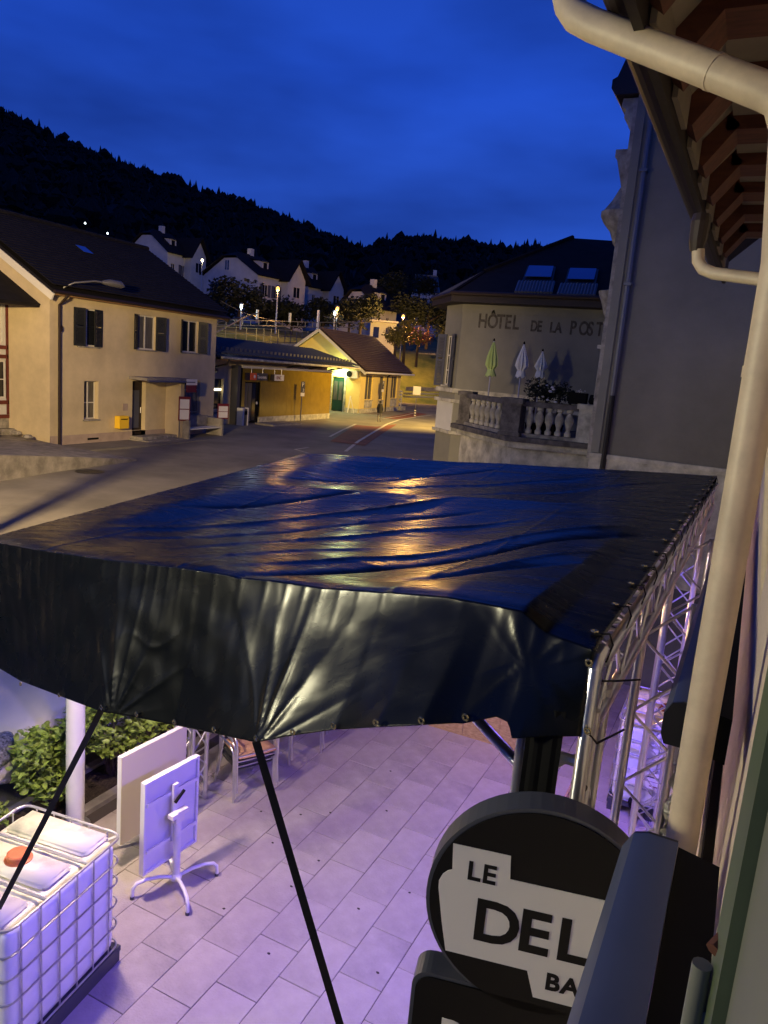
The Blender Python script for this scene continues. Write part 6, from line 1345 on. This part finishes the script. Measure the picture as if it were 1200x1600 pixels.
# torn plastic film hanging behind the downpipe
mb = MB(); vs = []
for j in range(26):
    for i in range(6):
        z_ = 3.72-j*.022; vs.append((-.085+.02*i+.012*math.sin(j*1.3+i)+.01*random.random(), 2.9+.03*math.sin(i*2+j*.7), z_))
mb.add(vs, [(j*6+i, j*6+i+1, (j+1)*6+i+1, (j+1)*6+i) for j in range(25) for i in range(5)]); o = part('plastic_film', mb, 'plastic_film', None, True); tag(o, 'strip of crumpled clear plastic film hanging under the far awning', 'plastic film')
# stage lamps hung under the tarpaulin
def stage_lamp(loc, aim, power, col, label, cone=110):
    t = thing('stage_lamp', label, 'stage lamp', loc, 0, 'stage lamps under the tarpaulin')
    d = (Vector(aim)-Vector(loc)).normalized(); mb = MB(); mb.tube([tuple(-d*.16), tuple(-d*.02)], .085, 14); part('can', mb, 'black_metal', t); mb = MB(); mb.tube([tuple(-d*.019), tuple(-d*.012)], .075, 14); part('lens', mb, 'led_purple', t)
    mb = MB(); mb.tube([(-.1, 0, 0), (-.1, 0, .2), (.1, 0, .2), (.1, 0, 0)], .01, 5); part('yoke', mb, 'black_metal', t)
    o = lamp('SPOT', (0, 0, 0), power, col, .075, cone=cone, blend=.9, parent=t); o.rotation_euler = d.to_track_quat('-Z', 'Y').to_euler()
stage_lamp((-.62, 5.6, 3.62), (-2.2, 5.6, 0), 600, (.20, .13, 1), 'purple stage lamp on the right truss under the sheet', 150)
stage_lamp((-.75, 3.3, 3.6), (-3.2, 4.0, .3), 620, (.14, .10, 1), 'purple stage lamp on the front tower under the sheet', 140)
stage_lamp((-.75, 7.3, 3.1), (-.6, 9.0, .4), 520, (.2, .12, 1), 'purple stage lamp on the rear tower under the sheet', 130)
# added warm fill lamp, hidden under the left of the sheet, brightens the patio
t = thing('fill_pendant', 'warm fill lamp added out of sight under the left of the sheet', 'lamp', (-4.55, 4.35, 3.12)); mb = MB(); mb.lathe([(.16, 0), (.15, .04), (.06, .13), (.03, .16)], 16); part('shade', mb, 'black_metal', t); mb = MB(); mb.tube([(0, 0, .15), (0, 0, .32)], .006, 5); part('cable', mb, 'strap', t); mb = MB(); mb.lathe([(.03, 0), (.055, .03), (.03, .07)], 12); part('bulb', mb, 'sodium_white', t, loc=(0, 0, -.005))
lamp('SPOT', (0, 0, -.03), 450, (1, .73, .60), .10, cone=165, blend=.6, parent=t).rotation_euler = (Vector((-2.6, 5.4, 0))-Vector((-4.55, 4.35, 3.12))).to_track_quat('-Z', 'Y').to_euler()
t = thing('counter_fill_lamp', 'warm fill lamp added over the chipboard counter', 'lamp', (-1.9, 8.9, 2.3)); mb = MB(); mb.lathe([(.11, 0), (.10, .03), (.03, .10)], 14); part('shade', mb, 'black_metal', t); mb = MB(); mb.tube([(0, 0, .1), (0, 0, 1.5)], .006, 5); part('cable', mb, 'strap', t); mb = MB(); mb.lathe([(.02, 0), (.035, .02), (.02, .05)], 10); part('bulb', mb, 'sodium_white', t, loc=(0, 0, -.004))  # added fill lamp that warms up the chipboard
lamp('POINT', (0, 0, -.06), 55, (1, .5, .2), .05, parent=t)
# litter and stains on the paving
for i, (x, y) in enumerate(((697, 1310), (604, 1267), (516, 1270), (426, 1317), (408, 1268), (470, 1273), (498, 1345), (560, 1420), (455, 1385), (610, 1205), (640, 1395), (350, 1420), (420, 1490), (590, 1520))):
    p = onZ(x, y, .002); mb = MB(); n = 7; rr_ = .025 if i == 0 else .014
    mb.prism([(rr_*(1+.3*math.sin(k*2.3+i))*math.cos(2*PI*k/n), rr_*.7*math.sin(2*PI*k/n)) for k in range(n)], .004); o = part('litter', mb, 'white_sign' if i == 0 else 'soil', loc=p); tag(o, 'white paper scrap lying on the paving left of the round sign' if i == 0 else 'small dark fallen leaf flat on the paving', 'litter', None if i == 0 else 'small dark leaves on the paving')
